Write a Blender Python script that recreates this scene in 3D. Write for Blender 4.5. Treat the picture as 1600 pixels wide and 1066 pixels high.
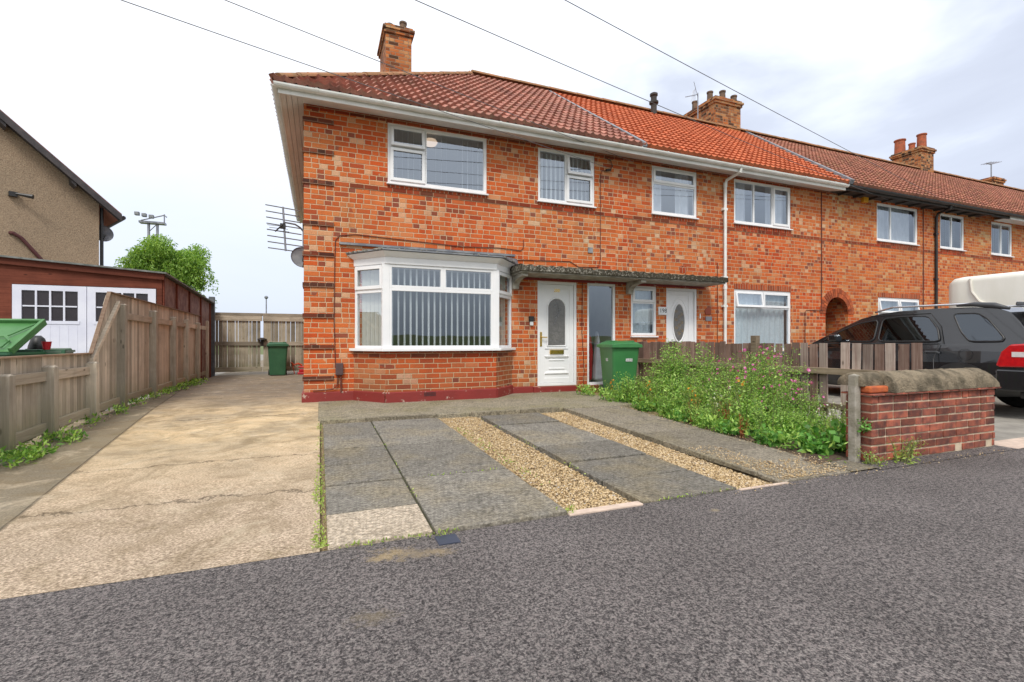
import bpy, bmesh, math, random
import numpy as np
from mathutils import Vector, Matrix
for o in list(bpy.data.objects): bpy.data.objects.remove(o)
sc = bpy.context.scene
COL = sc.collection
R = math.radians
rng = random.Random(7)
nr = np.random.default_rng(11)

# ------------------------------------------------------------------ camera
cam = bpy.data.cameras.new('camera'); camo = bpy.data.objects.new('camera', cam); COL.objects.link(camo)
camo.location = (0, 0, 1.1)
camo.rotation_euler = (R(90), 0, -math.atan2(.3697, .9291))
cam.sensor_width = 36; cam.lens = 755/1600*36; cam.shift_y = 2/1600
cam.clip_start = .05; cam.clip_end = 3000
sc.camera = camo
sc.view_settings.view_transform = 'Standard'; sc.view_settings.look = 'None'
sc.view_settings.gamma = 1; sc.view_settings.exposure = .74

# ------------------------------------------------------------------ sky and sun
SUN_EL, SUN_AZ = 52, 205          # azimuth clockwise from +Y (behind the camera, a little to the left)
w = bpy.data.worlds.new("World"); sc.world = w; w.use_nodes = True
nt = w.node_tree; nt.nodes.clear()
def nn(t, **k):
    n = nt.nodes.new(t)
    for a, b in k.items(): setattr(n, a, b)
    return n
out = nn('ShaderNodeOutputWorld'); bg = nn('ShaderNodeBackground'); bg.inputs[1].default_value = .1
sky = nn('ShaderNodeTexSky', sky_type='NISHITA'); sky.sun_disc = False
sky.sun_elevation = R(SUN_EL); sky.sun_rotation = R(SUN_AZ); sky.air_density = 1.2; sky.dust_density = 3
tc = nn('ShaderNodeTexCoord'); mp = nn('ShaderNodeMapping'); mp.inputs['Scale'].default_value = (1, 1, 2.6)
nt.links.new(tc.outputs['Generated'], mp.inputs[0])
n1 = nn('ShaderNodeTexNoise'); n1.inputs['Scale'].default_value = 1.9; n1.inputs['Detail'].default_value = 6; n1.inputs['Roughness'].default_value = .52
n1.inputs['Distortion'].default_value = .3
nt.links.new(mp.outputs[0], n1.inputs[0])
# the overcast is thin and bright behind the camera and to the left, thicker towards the right (+X)
sx = nn('ShaderNodeSeparateXYZ'); nt.links.new(tc.outputs['Generated'], sx.inputs[0])
def mth(op, a, b=None, c=None, clamp=False):
    n = nn('ShaderNodeMath', operation=op); n.use_clamp = clamp
    for i, v in enumerate((a, b, c)):
        if v is None: continue
        if isinstance(v, (int, float)): n.inputs[i].default_value = v
        else: nt.links.new(v, n.inputs[i])
    return n.outputs[0]
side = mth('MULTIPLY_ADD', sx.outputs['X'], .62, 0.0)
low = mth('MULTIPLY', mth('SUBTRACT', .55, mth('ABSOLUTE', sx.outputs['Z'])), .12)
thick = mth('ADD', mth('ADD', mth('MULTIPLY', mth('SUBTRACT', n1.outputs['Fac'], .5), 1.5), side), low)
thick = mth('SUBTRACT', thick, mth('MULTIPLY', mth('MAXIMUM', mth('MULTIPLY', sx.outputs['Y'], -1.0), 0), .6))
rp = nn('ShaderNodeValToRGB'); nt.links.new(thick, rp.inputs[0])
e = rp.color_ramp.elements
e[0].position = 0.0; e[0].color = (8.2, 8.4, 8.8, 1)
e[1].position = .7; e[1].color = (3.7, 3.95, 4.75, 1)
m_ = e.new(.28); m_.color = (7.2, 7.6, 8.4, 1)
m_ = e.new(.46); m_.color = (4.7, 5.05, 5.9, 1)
hz = nn('ShaderNodeMixRGB'); hz.blend_type = 'MIX'
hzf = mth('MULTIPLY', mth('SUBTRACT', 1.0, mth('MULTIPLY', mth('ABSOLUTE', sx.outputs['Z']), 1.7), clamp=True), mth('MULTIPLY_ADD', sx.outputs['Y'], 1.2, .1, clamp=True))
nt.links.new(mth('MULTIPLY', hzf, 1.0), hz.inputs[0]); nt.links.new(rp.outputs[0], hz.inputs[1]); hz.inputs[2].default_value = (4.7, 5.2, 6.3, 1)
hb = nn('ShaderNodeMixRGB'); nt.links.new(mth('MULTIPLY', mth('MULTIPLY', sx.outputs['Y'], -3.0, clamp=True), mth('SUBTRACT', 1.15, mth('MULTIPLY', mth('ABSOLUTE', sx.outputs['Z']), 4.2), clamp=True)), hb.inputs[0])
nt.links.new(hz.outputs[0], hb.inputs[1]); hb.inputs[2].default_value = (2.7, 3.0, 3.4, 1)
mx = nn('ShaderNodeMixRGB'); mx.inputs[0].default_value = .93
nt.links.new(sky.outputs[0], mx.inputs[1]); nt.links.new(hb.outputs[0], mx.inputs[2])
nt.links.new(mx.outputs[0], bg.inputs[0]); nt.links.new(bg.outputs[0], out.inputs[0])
sl = bpy.data.lights.new('sun', 'SUN'); sl.energy = 1.5; sl.angle = R(14); sl.color = (1, .95, .88)
so = bpy.data.objects.new('sun', sl); COL.objects.link(so)
d = Vector((math.sin(R(SUN_AZ))*math.cos(R(SUN_EL)), math.cos(R(SUN_AZ))*math.cos(R(SUN_EL)), math.sin(R(SUN_EL))))
so.rotation_euler = d.to_track_quat('Z', 'Y').to_euler(); so.location = (0, -6, 12)

# ------------------------------------------------------------------ materials
class NT:
    def __init__(s, name):
        m = bpy.data.materials.new(name); m.use_nodes = True; s.m = m; s.t = m.node_tree; s.t.nodes.clear()
        s.o = s.t.nodes.new('ShaderNodeOutputMaterial')
    def n(s, t, ins=None, **k):
        n = s.t.nodes.new(t)
        for a, b in k.items(): setattr(n, a, b)
        for a, b in (ins or {}).items(): s.set(n.inputs[a], b)
        return n
    def set(s, i, v):
        if hasattr(v, 'is_linked'): s.t.links.new(v, i)
        elif isinstance(v, tuple) and len(v) == 3 and i.type == 'RGBA': i.default_value = (*v, 1)
        else: i.default_value = v
    def math(s, op, a, b=0.0, c=0.0, clamp=False):
        n = s.t.nodes.new('ShaderNodeMath'); n.operation = op; n.use_clamp = clamp
        for i, v in enumerate((a, b, c)): s.set(n.inputs[i], v)
        return n.outputs[0]
    def mix(s, f, a, b, mode='MIX'):
        n = s.t.nodes.new('ShaderNodeMixRGB'); n.blend_type = mode
        for i, v in enumerate((f, a, b)): s.set(n.inputs[i], v)
        return n.outputs[0]
    def ramp(s, f, stops, interp='LINEAR'):
        n = s.t.nodes.new('ShaderNodeValToRGB'); s.set(n.inputs[0], f); n.color_ramp.interpolation = interp
        el = n.color_ramp.elements
        while len(el) < len(stops): el.new(.5)
        for i, (p, c) in enumerate(stops):
            el[i].position = p; el[i].color = (c, c, c, 1) if isinstance(c, (int, float)) else (*c, 1)
        return n.outputs[0]
    def uv(s): return s.n('ShaderNodeUVMap', uv_map='uv').outputs[0]
    def pos(s): return s.n('ShaderNodeNewGeometry').outputs['Position']
    def sep(s, v):
        n = s.n('ShaderNodeSeparateXYZ', {0: v}); return n.outputs
    def comb(s, x, y, z=0.0): return s.n('ShaderNodeCombineXYZ', {0: x, 1: y, 2: z}).outputs[0]
    def noise(s, v, scale, detail=3, rough=.55, dist=0.0, stretch=None):
        if stretch: v = s.n('ShaderNodeMapping', {0: v, 'Scale': stretch}).outputs[0]
        return s.n('ShaderNodeTexNoise', {'Vector': v, 'Scale': scale, 'Detail': detail, 'Roughness': rough, 'Distortion': dist}).outputs['Fac']
    def rnd(s): return s.n('ShaderNodeAttribute', attribute_name='rnd').outputs['Fac']
    def bump(s, h, dist=.01, strength=1.0):
        return s.n('ShaderNodeBump', {'Height': h, 'Distance': dist, 'Strength': strength}).outputs[0]
    def bsdf(s, col, rough=.7, normal=None, metal=0.0, spec=.5, **k):
        b = s.n('ShaderNodeBsdfPrincipled', {'Base Color': col, 'Roughness': rough, 'Metallic': metal, 'Specular IOR Level': spec})
        if normal is not None: s.set(b.inputs['Normal'], normal)
        for a, v in k.items(): s.set(b.inputs[a.replace('_', ' ')], v)
        s.t.links.new(b.outputs[0], s.o.inputs[0]); return s.m

def simple(name, c1, c2=None, scale=8, rough=.5, bump=0.0, metal=0.0, spec=.5, rv=0.0, **k):
    q = NT(name); p = q.pos()
    c2 = c2 or tuple(x*.85 for x in c1)
    f = q.noise(p, scale, 4)
    col = q.mix(q.ramp(f, [(.35, 0), (.65, 1)]), c1, c2)
    if rv: col = q.mix(1.0, col, q.ramp(q.rnd(), [(0, 1-rv), (1, 1+rv*.6)]), 'MULTIPLY')
    nrm = q.bump(q.noise(p, scale*6, 3), bump) if bump else None
    return q.bsdf(col, rough, nrm, metal, spec, **k)

def brick_mat(name, ramp, mortar, hh=.0835, bw=.235, split=.47, stain=(.2, .09, .04), stainamt=.5, seed=0.0):
    q = NT(name); u, v, _ = q.sep(q.uv())[:3]
    wob = q.noise(q.comb(u, v), 2.2, 2)
    v2 = q.math('ADD', v, q.math('MULTIPLY', q.math('SUBTRACT', wob, .5), .012))
    row = q.math('FLOOR', q.math('DIVIDE', v2, hh)); fz = q.math('FRACT', q.math('DIVIDE', v2, hh))
    odd = q.math('MODULO', q.math('ABSOLUTE', row), 2.0)
    rr = q.n('ShaderNodeTexWhiteNoise', {'Vector': q.comb(row, seed)}, noise_dimensions='2D').outputs[0]
    xs = q.math('ADD', q.math('ADD', q.math('DIVIDE', u, bw), q.math('MULTIPLY', odd, .5)), q.math('MULTIPLY', rr, .22))
    cell = q.math('FLOOR', xs); f = q.math('FRACT', xs)
    patch = q.noise(q.comb(u, v), .9, 2)
    sp_r = q.n('ShaderNodeTexWhiteNoise', {'Vector': q.comb(cell, row)}, noise_dimensions='2D').outputs[0]
    sp = q.math('GREATER_THAN', q.math('ADD', sp_r, q.math('MULTIPLY', q.math('SUBTRACT', patch, .5), 1.6)), split)
    f2x = q.math('MULTIPLY', f, 2.0)
    half = q.math('MULTIPLY', sp, q.math('FLOOR', f2x))
    ff = q.math('ADD', q.math('MULTIPLY', f, q.math('SUBTRACT', 1.0, sp)), q.math('MULTIPLY', q.math('FRACT', f2x), sp))
    wid = q.math('MULTIPLY', q.math('SUBTRACT', 1.0, q.math('MULTIPLY', sp, .5)), bw)
    ex = q.math('MULTIPLY', q.math('MINIMUM', ff, q.math('SUBTRACT', 1.0, ff)), wid)
    ez = q.math('MULTIPLY', q.math('MINIMUM', fz, q.math('SUBTRACT', 1.0, fz)), hh)
    jag = q.math('MULTIPLY', q.math('SUBTRACT', q.noise(q.comb(u, v), 45, 2), .5), .006)
    dd = q.math('ADD', q.math('MINIMUM', ex, ez), jag)
    mort = q.ramp(dd, [(.0046, 0), (.0074, 1)])
    wn = q.n('ShaderNodeTexWhiteNoise', {'Vector': q.comb(q.math('ADD', cell, q.math('MULTIPLY', half, .37)), row, seed+3)}, noise_dimensions='3D')
    id1 = wn.outputs[0]
    # headers (split bricks) swing more widely in colour
    sw = q.math('ADD', id1, q.math('MULTIPLY', sp, q.math('MULTIPLY', q.math('SUBTRACT', id1, .5), .35)), clamp=True)
    col = q.ramp(sw, ramp)
    tone = q.ramp(q.noise(q.comb(u, v, seed), .45, 3, .6), [(.36, (1.05, .78, .62)), (.5, (1.0, 1.02, 1.0)), (.66, (.94, 1.2, 1.3))])
    col = q.mix(1.0, col, tone, 'MULTIPLY')
    fine = q.noise(q.comb(u, v), 60, 4, .65)
    col = q.mix(.45, col, q.mix(1.0, col, q.ramp(fine, [(.3, .55), (.7, 1.35)]), 'MULTIPLY'))
    big = q.noise(q.comb(u, v), .55, 4, .6, stretch=(1, 1.6, 1))
    col = q.mix(q.math('MULTIPLY', q.ramp(big, [(.45, 0), (.7, 1)]), stainamt), col, q.mix(.5, col, stain))
    run = q.ramp(q.noise(q.comb(q.math('MULTIPLY', u, 5.0), q.math('MULTIPLY', v, .45)), 1.0, 4, .6), [(.5, 0), (.72, .4)])
    col = q.mix(run, col, q.mix(.6, col, (.12, .06, .035)))
    damp = q.ramp(q.math('ADD', v, q.math('MULTIPLY', q.math('SUBTRACT', q.noise(q.comb(u, v), 1.8, 4, .65), .5), 1.5)), [(.25, .6), (.75, 0)])
    col = q.mix(damp, col, q.mix(.55, col, (.09, .065, .045)))
    mcol = q.mix(q.noise(q.comb(u, v), 5, 3), mortar, tuple(x*.72 for x in mortar))
    col = q.mix(mort, mcol, col)
    h = q.math('ADD', q.math('MULTIPLY', mort, 1.0), q.math('MULTIPLY', fine, .45))
    h = q.math('ADD', h, q.math('MULTIPLY', id1, .25))
    return q.bsdf(col, .88, q.bump(h, .007), spec=.25)

BR = [(0, (.26, .07, .04)), (.015, (.38, .07, .024)), (.12, (.46, .08, .02)), (.4, (.56, .118, .028)), (.7, (.58, .148, .04)), (.9, (.57, .18, .065)), (.985, (.6, .25, .11)), (1, (.62, .33, .19))]
M = {}
M['brick'] = brick_mat('orange_brick', BR, (.7, .49, .31))
BR2 = [(p, (c[0]*.97, c[1]*1.02, c[2]*1.05)) for p, c in BR]
M['brick2'] = brick_mat('orange_brick_b', BR2, (.62, .42, .26), seed=5.0, stainamt=.35)
M['brick3'] = brick_mat('orange_brick_c', [(p, (c[0]*.97, c[1]*1.12, c[2]*1.1)) for p, c in BR[1:-1]], (.56, .37, .23), seed=9.0, stainamt=.35)
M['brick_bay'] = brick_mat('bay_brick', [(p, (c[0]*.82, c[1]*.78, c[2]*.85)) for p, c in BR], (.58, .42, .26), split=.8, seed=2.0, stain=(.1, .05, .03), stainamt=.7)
DK = [(0, (.045, .02, .016)), (.4, (.1, .028, .018)), (.8, (.15, .035, .018)), (1, (.22, .06, .03))]
DK2 = [(0, (.13, .03, .015)), (.4, (.24, .04, .014)), (.8, (.34, .055, .018)), (1, (.42, .09, .03))]
M['brick_dark'] = brick_mat('dark_brick', DK, (.3, .18, .12), seed=4.0)
M['brick_red'] = brick_mat('dark_red_brick', DK2, (.45, .28, .17), seed=8.0, split=.9)
M['brick_soldier'] = brick_mat('brick_on_edge', [(0, (.22, .035, .012)), (.5, (.4, .06, .016)), (1, (.5, .1, .03))], (.5, .33, .22), hh=.25, bw=.078, split=5, seed=4.0)
CH = [(0, (.07, .035, .02)), (.25, (.22, .07, .025)), (.5, (.45, .14, .04)), (.8, (.5, .2, .07)), (1, (.52, .28, .13))]
M['brick_chim'] = brick_mat('chimney_brick', CH, (.34, .25, .17), split=.6, seed=6.0, stain=(.06, .055, .035), stainamt=1.0)

def tile_mat(name, c, dark, moss, mossamt, patchy=.5):
    q = NT(name); p = q.pos(); r_ = q.rnd()
    col = q.ramp(r_, [(0, tuple((a_+b_)/2 for a_, b_ in zip(dark, c))), (.3, c), (.8, tuple(x*1.12 for x in c)), (1, tuple(min(1, x*1.3) for x in c))])
    col = q.mix(patchy, col, q.mix(1.0, col, q.ramp(q.noise(p, 1.2, 4), [(.3, .45), (.7, 1.25)]), 'MULTIPLY'))
    f = q.noise(p, 22, 4, .65)
    col = q.mix(.5, col, q.mix(1.0, col, q.ramp(f, [(.3, .6), (.7, 1.3)]), 'MULTIPLY'))
    mf = q.math('MULTIPLY', q.ramp(q.noise(p, 9, 5, .7), [(.52, 0), (.66, 1)]), mossamt)
    col = q.mix(mf, col, moss)
    return q.bsdf(col, .8, q.bump(f, .006), spec=.3)
M['tile_a'] = tile_mat('weathered_red_tile', (.36, .155, .115), (.2, .085, .07), (.3, .24, .15), .45, .4)
M['tile_b'] = tile_mat('new_orange_tile', (.47, .13, .055), (.36, .08, .03), (.3, .12, .05), .05, .15)
M['tile_c'] = tile_mat('old_brown_tile', (.34, .14, .095), (.19, .08, .06), (.28, .21, .08), .5, .5)
M['ridge'] = simple('ridge_tile', (.36, .16, .07), (.22, .13, .06), 6, .85, .004)

M['upvc'] = simple('white_upvc', (.8, .8, .8), (.74, .75, .76), 3, .32, spec=.4)
M['soffit'] = simple('white_soffit', (.72, .71, .68), (.62, .61, .57), 2, .4, spec=.4)
M['gutter_w'] = simple('white_gutter', (.78, .78, .76), (.66, .67, .62), 4, .35)
M['black'] = simple('black_plastic', (.012, .012, .013), (.025, .025, .025), 6, .45)
M['blackwood'] = simple('black_painted_wood', (.02, .018, .016), (.05, .04, .035), 5, .7)
M['lead'] = simple('lead_sheet', (.13, .14, .16), (.25, .26, .27), 6, .55, .002)
def glass_mat(name, refl, tint, rough=0.0):
    q = NT(name)
    gm_ = q.n('ShaderNodeNewGeometry'); dt = q.n('ShaderNodeVectorMath', {0: gm_.outputs['Incoming'], 1: gm_.outputs['True Normal']}, operation='DOT_PRODUCT').outputs['Value']
    om = q.math('SUBTRACT', 1.0, q.math('ABSOLUTE', dt))
    f = q.math('ADD', q.math('MULTIPLY', q.math('POWER', om, 5.0), 1.0-refl), refl, clamp=True)
    nrm = q.bump(q.noise(q.pos(), 1.6, 1), .0012)
    g = q.n('ShaderNodeBsdfGlossy', {'Color': (.8, .89, 1), 'Roughness': rough, 'Normal': nrm}).outputs[0]
    t = q.n('ShaderNodeBsdfTransparent', {'Color': tint}).outputs[0]
    mxs = q.n('ShaderNodeMixShader', {0: f, 1: t, 2: g}).outputs[0]
    q.t.links.new(mxs, q.o.inputs[0]); return q.m
M['glass'] = glass_mat('window_glass', .25, (.84, .87, .88))
M['carglass'] = glass_mat('tinted_car_glass', .1, (.3, .31, .31))
q = NT('obscured_glass'); p = q.pos()
M['obscure'] = q.bsdf(q.mix(q.noise(p, 9, 4, .6, 1.2), (.05, .05, .05), (.2, .19, .18)), .1, q.bump(q.noise(p, 45, 2, .5, .6), .006), spec=.8)
M['room'] = simple('room_paint', (.42, .4, .37), (.35, .33, .31), 2, .9)
M['blind'] = simple('blind_fabric', (.8, .82, .8), (.72, .75, .74), 3, .8)
M['lace'] = simple('lace_curtain', (.72, .8, .84), (.6, .68, .72), 26, .85)
M['curtain'] = simple('pale_curtain', (.6, .62, .66), (.5, .52, .56), 5, .85)
q = NT('red_plinth_paint'); p = q.pos()
chip = q.ramp(q.noise(p, 7, 6, .7), [(.6, 0), (.64, 1)])
M['plinth'] = q.bsdf(q.mix(chip, q.mix(q.noise(p, 3, 3), (.26, .022, .018), (.17, .02, .016)), (.42, .3, .24)), .6, q.bump(q.noise(p, 25, 4), .004))
q = NT('weathered_concrete_canopy'); p = q.pos(); z = q.sep(q.noise(p, 3, 3))
f = q.noise(p, 28, 5, .75)
M['canopy'] = q.bsdf(q.mix(q.ramp(q.math('SUBTRACT', f, q.math('MULTIPLY', q.math('SUBTRACT', q.sep(p)[0], 3.3), .02)), [(.46, 0), (.64, 1)]), (.05, .043, .03), q.mix(q.noise(p, 5, 3), (.25, .23, .18), (.5, .48, .42))), .95, q.bump(f, .02), spec=.1)
M['conc_pale'] = simple('painted_concrete', (.42, .4, .35), (.22, .2, .16), 7, .9, .004)
M['conc_post'] = simple('concrete_post', (.36, .33, .28), (.22, .2, .15), 9, .95, .006)
M['gold'] = simple('polished_brass', (.8, .55, .15), (.65, .42, .1), 9, .25, metal=1.0)
M['chrome'] = simple('silver_trim', (.75, .76, .78), (.65, .66, .68), 9, .25, metal=1.0)
M['alu'] = simple('aerial_aluminium', (.32, .33, .35), (.22, .22, .24), 9, .4, metal=.7)
M['cable'] = simple('dark_cable', (.05, .045, .045), (.08, .06, .05), 9, .6)
M['wire'] = simple('grey_wire', (.12, .12, .13), (.16, .16, .17), 9, .6)
M['cable_r'] = simple('brown_cable', (.14, .03, .015), (.09, .02, .01), 9, .6)
M['pot'] = simple('terracotta_pot', (.42, .1, .04), (.25, .08, .04), 8, .85)
M['pot_grey'] = simple('sooty_pot', (.18, .11, .07), (.09, .07, .05), 8, .9)
M['yellow'] = simple('yellow_plastic', (.75, .36, .02), (.62, .3, .02), 5, .4)
M['bin'] = simple('green_bin_plastic', (.035, .165, .05), (.045, .2, .06), 2.5, .42, .0015, rv=.1)
M['bin_side'] = simple('faded_bin_plastic', (.05, .2, .07), (.09, .2, .1), 2.5, .5)
M['bin_dark'] = simple('dark_green_bin', (.022, .095, .045), (.035, .13, .06), 2.5, .5, .0015)
M['bin_light'] = simple('light_green_lid', (.05, .165, .045), (.075, .21, .065), 3, .45)
M['bin_grey'] = simple('grey_green_bin', (.11, .17, .12), (.08, .13, .09), 3, .5)
M['tyre'] = simple('rubber', (.015, .015, .015), (.03, .03, .03), 12, .85)
M['white'] = simple('white_label', (.75, .76, .76), (.65, .66, .66), 5, .5)
M['ink'] = simple('black_ink', (.02, .02, .025), (.03, .03, .03), 5, .6)
M['redp'] = simple('red_plastic', (.5, .01, .02), (.4, .01, .02), 5, .4)
M['orange'] = simple('orange_plastic', (.6, .09, .02), (.4, .05, .015), 5, .5)

def wood(name, c1, c2, green, grn_amt, vertical=True):
    q = NT(name); u, v, _ = q.sep(q.uv())[:3]; r_ = q.rnd()
    if not vertical: u, v = v, u
    uu = q.math('ADD', u, q.math('MULTIPLY', r_, 7.0))
    g = q.noise(q.comb(q.math('MULTIPLY', uu, 38.0), q.math('MULTIPLY', v, 1.6)), 1.0, 5, .65, .8)
    col = q.mix(q.ramp(g, [(.3, 0), (.7, 1)]), c1, c2)
    col = q.mix(1.0, col, q.ramp(r_, [(0, .62), (1, 1.3)]), 'MULTIPLY')
    blot = q.noise(q.comb(u, v), 2.3, 4, .6)
    col = q.mix(q.ramp(blot, [(.45, 0), (.75, .55)]), col, tuple(x*.45 for x in c1))
    kn = q.n('ShaderNodeTexVoronoi', {'Vector': q.comb(q.math('MULTIPLY', uu, 3.0), q.math('MULTIPLY', v, 1.1)), 'Scale': 2.2}).outputs['Distance']
    col = q.mix(q.ramp(kn, [(.05, .8), (.1, 0)]), col, tuple(x*.3 for x in c1))
    zz = q.sep(q.pos())[2]
    gm = q.math('MULTIPLY', q.ramp(q.math('ADD', zz, q.math('MULTIPLY', blot, .9)), [(.45, 1), (1.15, 0)]), grn_amt)
    col = q.mix(gm, col, green)
    return q.bsdf(col, .85, q.bump(g, .004), spec=.2)
M['wood_v'] = wood('weathered_board', (.37, .32, .245), (.6, .53, .43), (.14, .15, .05), .7)
M['wood_h'] = wood('weathered_rail', (.38, .32, .24), (.6, .52, .41), (.13, .14, .05), .7, False)
M['wood_cap'] = wood('fence_cap', (.26, .16, .11), (.42, .31, .22), (.1, .12, .05), .1, False)
M['gate_v'] = wood('gate_board', (.24, .21, .15), (.44, .39, .3), (.11, .14, .04), 1.0)
M['gate_h'] = wood('gate_rail', (.26, .22, .16), (.5, .44, .35), (.1, .12, .03), .5, False)
M['picket'] = wood('stained_picket', (.17, .09, .07), (.36, .26, .21), (.12, .12, .06), .15)
M['picket_h'] = wood('picket_rail', (.2, .15, .1), (.34, .27, .19), (.12, .12, .06), .1, False)
M['picket_fade'] = wood('faded_picket', (.27, .18, .15), (.5, .42, .36), (.12, .12, .06), .1)
M['brownwood'] = wood('brown_stained_wood', (.11, .03, .018), (.2, .06, .035), (.1, .05, .03), .1, False)
M['brownply'] = simple('patchy_brown_panel', (.13, .055, .04), (.24, .15, .12), 6, .8, .003)
M['felt'] = simple('roofing_felt', (.1, .11, .1), (.2, .21, .2), 7, .9, .004)
M['garage_white'] = simple('white_painted_door', (.68, .7, .78), (.6, .62, .72), 3, .55)
q = NT('pebbledash'); p = q.pos(); f = q.noise(p, 40, 3, .7); b_ = q.noise(p, .8, 4)
M['pebble'] = q.bsdf(q.mix(.5, q.mix(q.ramp(b_, [(.35, 0), (.65, 1)]), (.37, .28, .2), (.27, .215, .16)), q.ramp(f, [(.35, (.16, .11, .07)), (.6, (.5, .38, .25))])), .95, q.bump(f, .02), spec=.1)
M['darkroof'] = simple('dark_verge', (.035, .032, .035), (.07, .06, .06), 5, .7)

# ground materials
q = NT('tarmac'); p = q.pos()
a = q.noise(p, 95, 3, .7); b_ = q.noise(p, 36, 4, .75); c_ = q.noise(p, 1.3, 4, .6)
vor = q.n('ShaderNodeTexVoronoi', {'Vector': p, 'Scale': 120.0}).outputs['Color']
vv = q.sep(vor)[0]
col = q.ramp(q.math('ADD', q.math('MULTIPLY', a, .55), q.math('MULTIPLY', b_, .45)), [(.4, (.028, .026, .028)), (.5, (.1, .094, .097)), (.59, (.27, .255, .25))])
col = q.mix(q.ramp(vv, [(.72, 0), (.9, .65)]), col, (.26, .235, .235))
col = q.mix(1.0, col, q.ramp(c_, [(.3, .84), (.7, 1.14)]), 'MULTIPLY')
col = q.mix(q.ramp(q.noise(p, 210, 1), [(.68, 0), (.72, .7)]), col, (.5, .46, .42))
sx_, sy_, _z = q.sep(p)[:3]
spn = None
def spot(cx, cy, r):
    dx = q.math('SUBTRACT', sx_, cx); dy = q.math('SUBTRACT', sy_, cy)
    d2 = q.math('SQRT', q.math('ADD', q.math('MULTIPLY', dx, dx), q.math('MULTIPLY', q.math('MULTIPLY', dy, dy), 2.5)))
    return q.ramp(q.math('ADD', q.math('DIVIDE', d2, r), q.math('MULTIPLY', q.math('SUBTRACT', q.noise(p, 16, 5, .8), .5), 3.4)), [(.2, 1), (.9, 0)])
for cx, cy, r, cc in [(.34, 2.56, .16, (.42, .33, .18)), (.57, 2.5, .11, (.36, .29, .18)), (.46, 2.52, .13, (.25, .21, .15)), (.2, 2.0, .12, (.2, .17, .12)), (2.4, 2.45, .05, (.35, .3, .2))]:
    col = q.mix(q.math('MULTIPLY', spot(cx, cy, r), .6), col, cc)
M['tarmac'] = q.bsdf(q.mix(1.0, col, (1.03, .98, .93), 'MULTIPLY'), .85, q.bump(q.math('ADD', a, q.math('MULTIPLY', b_, .7)), .014), spec=.2)
M['road'] = simple('road_tarmac', (.05, .05, .052), (.08, .08, .08), 30, .85, .006)

q = NT('drive_concrete'); p = q.pos(); x, y, _z = q.sep(p)[:3]
f1 = q.noise(p, 1.1, 5, .6, .5); f2 = q.noise(p, 70, 4, .7, stretch=(1, 1.8, 1)); f3 = q.noise(p, 6, 5, .7, .6)
sand = q.mix(q.ramp(f3, [(.35, 0), (.65, 1)]), (.58, .42, .235), (.72, .56, .35))
grey = q.mix(f3, (.19, .165, .12), (.29, .25, .19))
pink = q.mix(q.ramp(f2, [(.38, 0), (.62, 1)]), (.2, .14, .095), (.7, .56, .42))
wob = q.math('MULTIPLY', q.math('SUBTRACT', f1, .5), 2.2)
nearm = q.ramp(q.math('ADD', y, wob), [(.43, 1), (.53, 0)]); nearm = q.ramp(q.math('DIVIDE', q.math('ADD', y, wob), 10.0), [(.34, 1), (.6, 0)])
farm = q.ramp(q.math('DIVIDE', q.math('ADD', y, wob), 20.0), [(.36, 0), (.52, 1)])
leftm = q.ramp(q.math('ADD', x, q.math('MULTIPLY', wob, .06)), [(0, 0), (1, 0)])
col = q.mix(q.ramp(f1, [(.42, 0), (.68, .6)]), sand, grey)
col = q.mix(q.math('MULTIPLY', nearm, .85), col, pink)
col = q.mix(q.math('MULTIPLY', farm, .85), col, q.mix(f3, (.14, .125, .105), (.24, .21, .175)))
lx = q.math('ADD', q.math('MULTIPLY', x, 1.0), q.math('MULTIPLY', q.math('SUBTRACT', y, 3.6), .115))   # joint running down the left side
lm = q.math('LESS_THAN', lx, -1.69)
col = q.mix(q.math('MULTIPLY', lm, .82), col, q.mix(q.ramp(f1, [(.4, 0), (.62, 1)]), (.15, .135, .1), (.25, .21, .14)))
def line(val, at, wd, wobble=.0):
    d_ = q.math('ABSOLUTE', q.math('ADD', q.math('SUBTRACT', val, at), q.math('MULTIPLY', q.math('SUBTRACT', f3, .5), wobble)))
    return q.ramp(d_, [(wd*.5, 1), (wd, 0)])
cr = line(lx, -1.69, .014, .03)
right = q.math('GREATER_THAN', lx, -1.69)
for at, sl_, wd in [(4.9, .0, .016), (7.35, -.05, .014), (3.82, .02, .014), (9.6, 0, .03), (12.6, 0, .03)]:
    cr = q.math('MAXIMUM', cr, q.math('MULTIPLY', line(q.math('ADD', y, q.math('MULTIPLY', x, sl_)), at, wd*.75, .4), right))
col = q.mix(q.math('MULTIPLY', cr, .55), col, (.08, .06, .035))
st_ = q.ramp(q.noise(p, 1.7, 6, .72, 1.5), [(.46, 0), (.64, .62)])
col = q.mix(st_, col, (.22, .16, .085))
wp_ = q.ramp(q.noise(p, 3.1, 5, .7, .8), [(.55, 0), (.7, .5)])
col = q.mix(wp_, col, (.66, .55, .4))
moss = q.ramp(q.noise(p, 2.4, 6, .75), [(.6, 0), (.72, .5)])
col = q.mix(moss, col, (.16, .13, .04))
col = q.mix(.55, col, q.mix(1.0, col, q.ramp(f2, [(.3, .6), (.7, 1.35)]), 'MULTIPLY'))
M['drive'] = q.bsdf(col, .85, q.bump(q.math('SUBTRACT', q.math('MULTIPLY', f2, 1.0), q.math('MULTIPLY', cr, 1.0)), .012), spec=.25)

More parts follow.
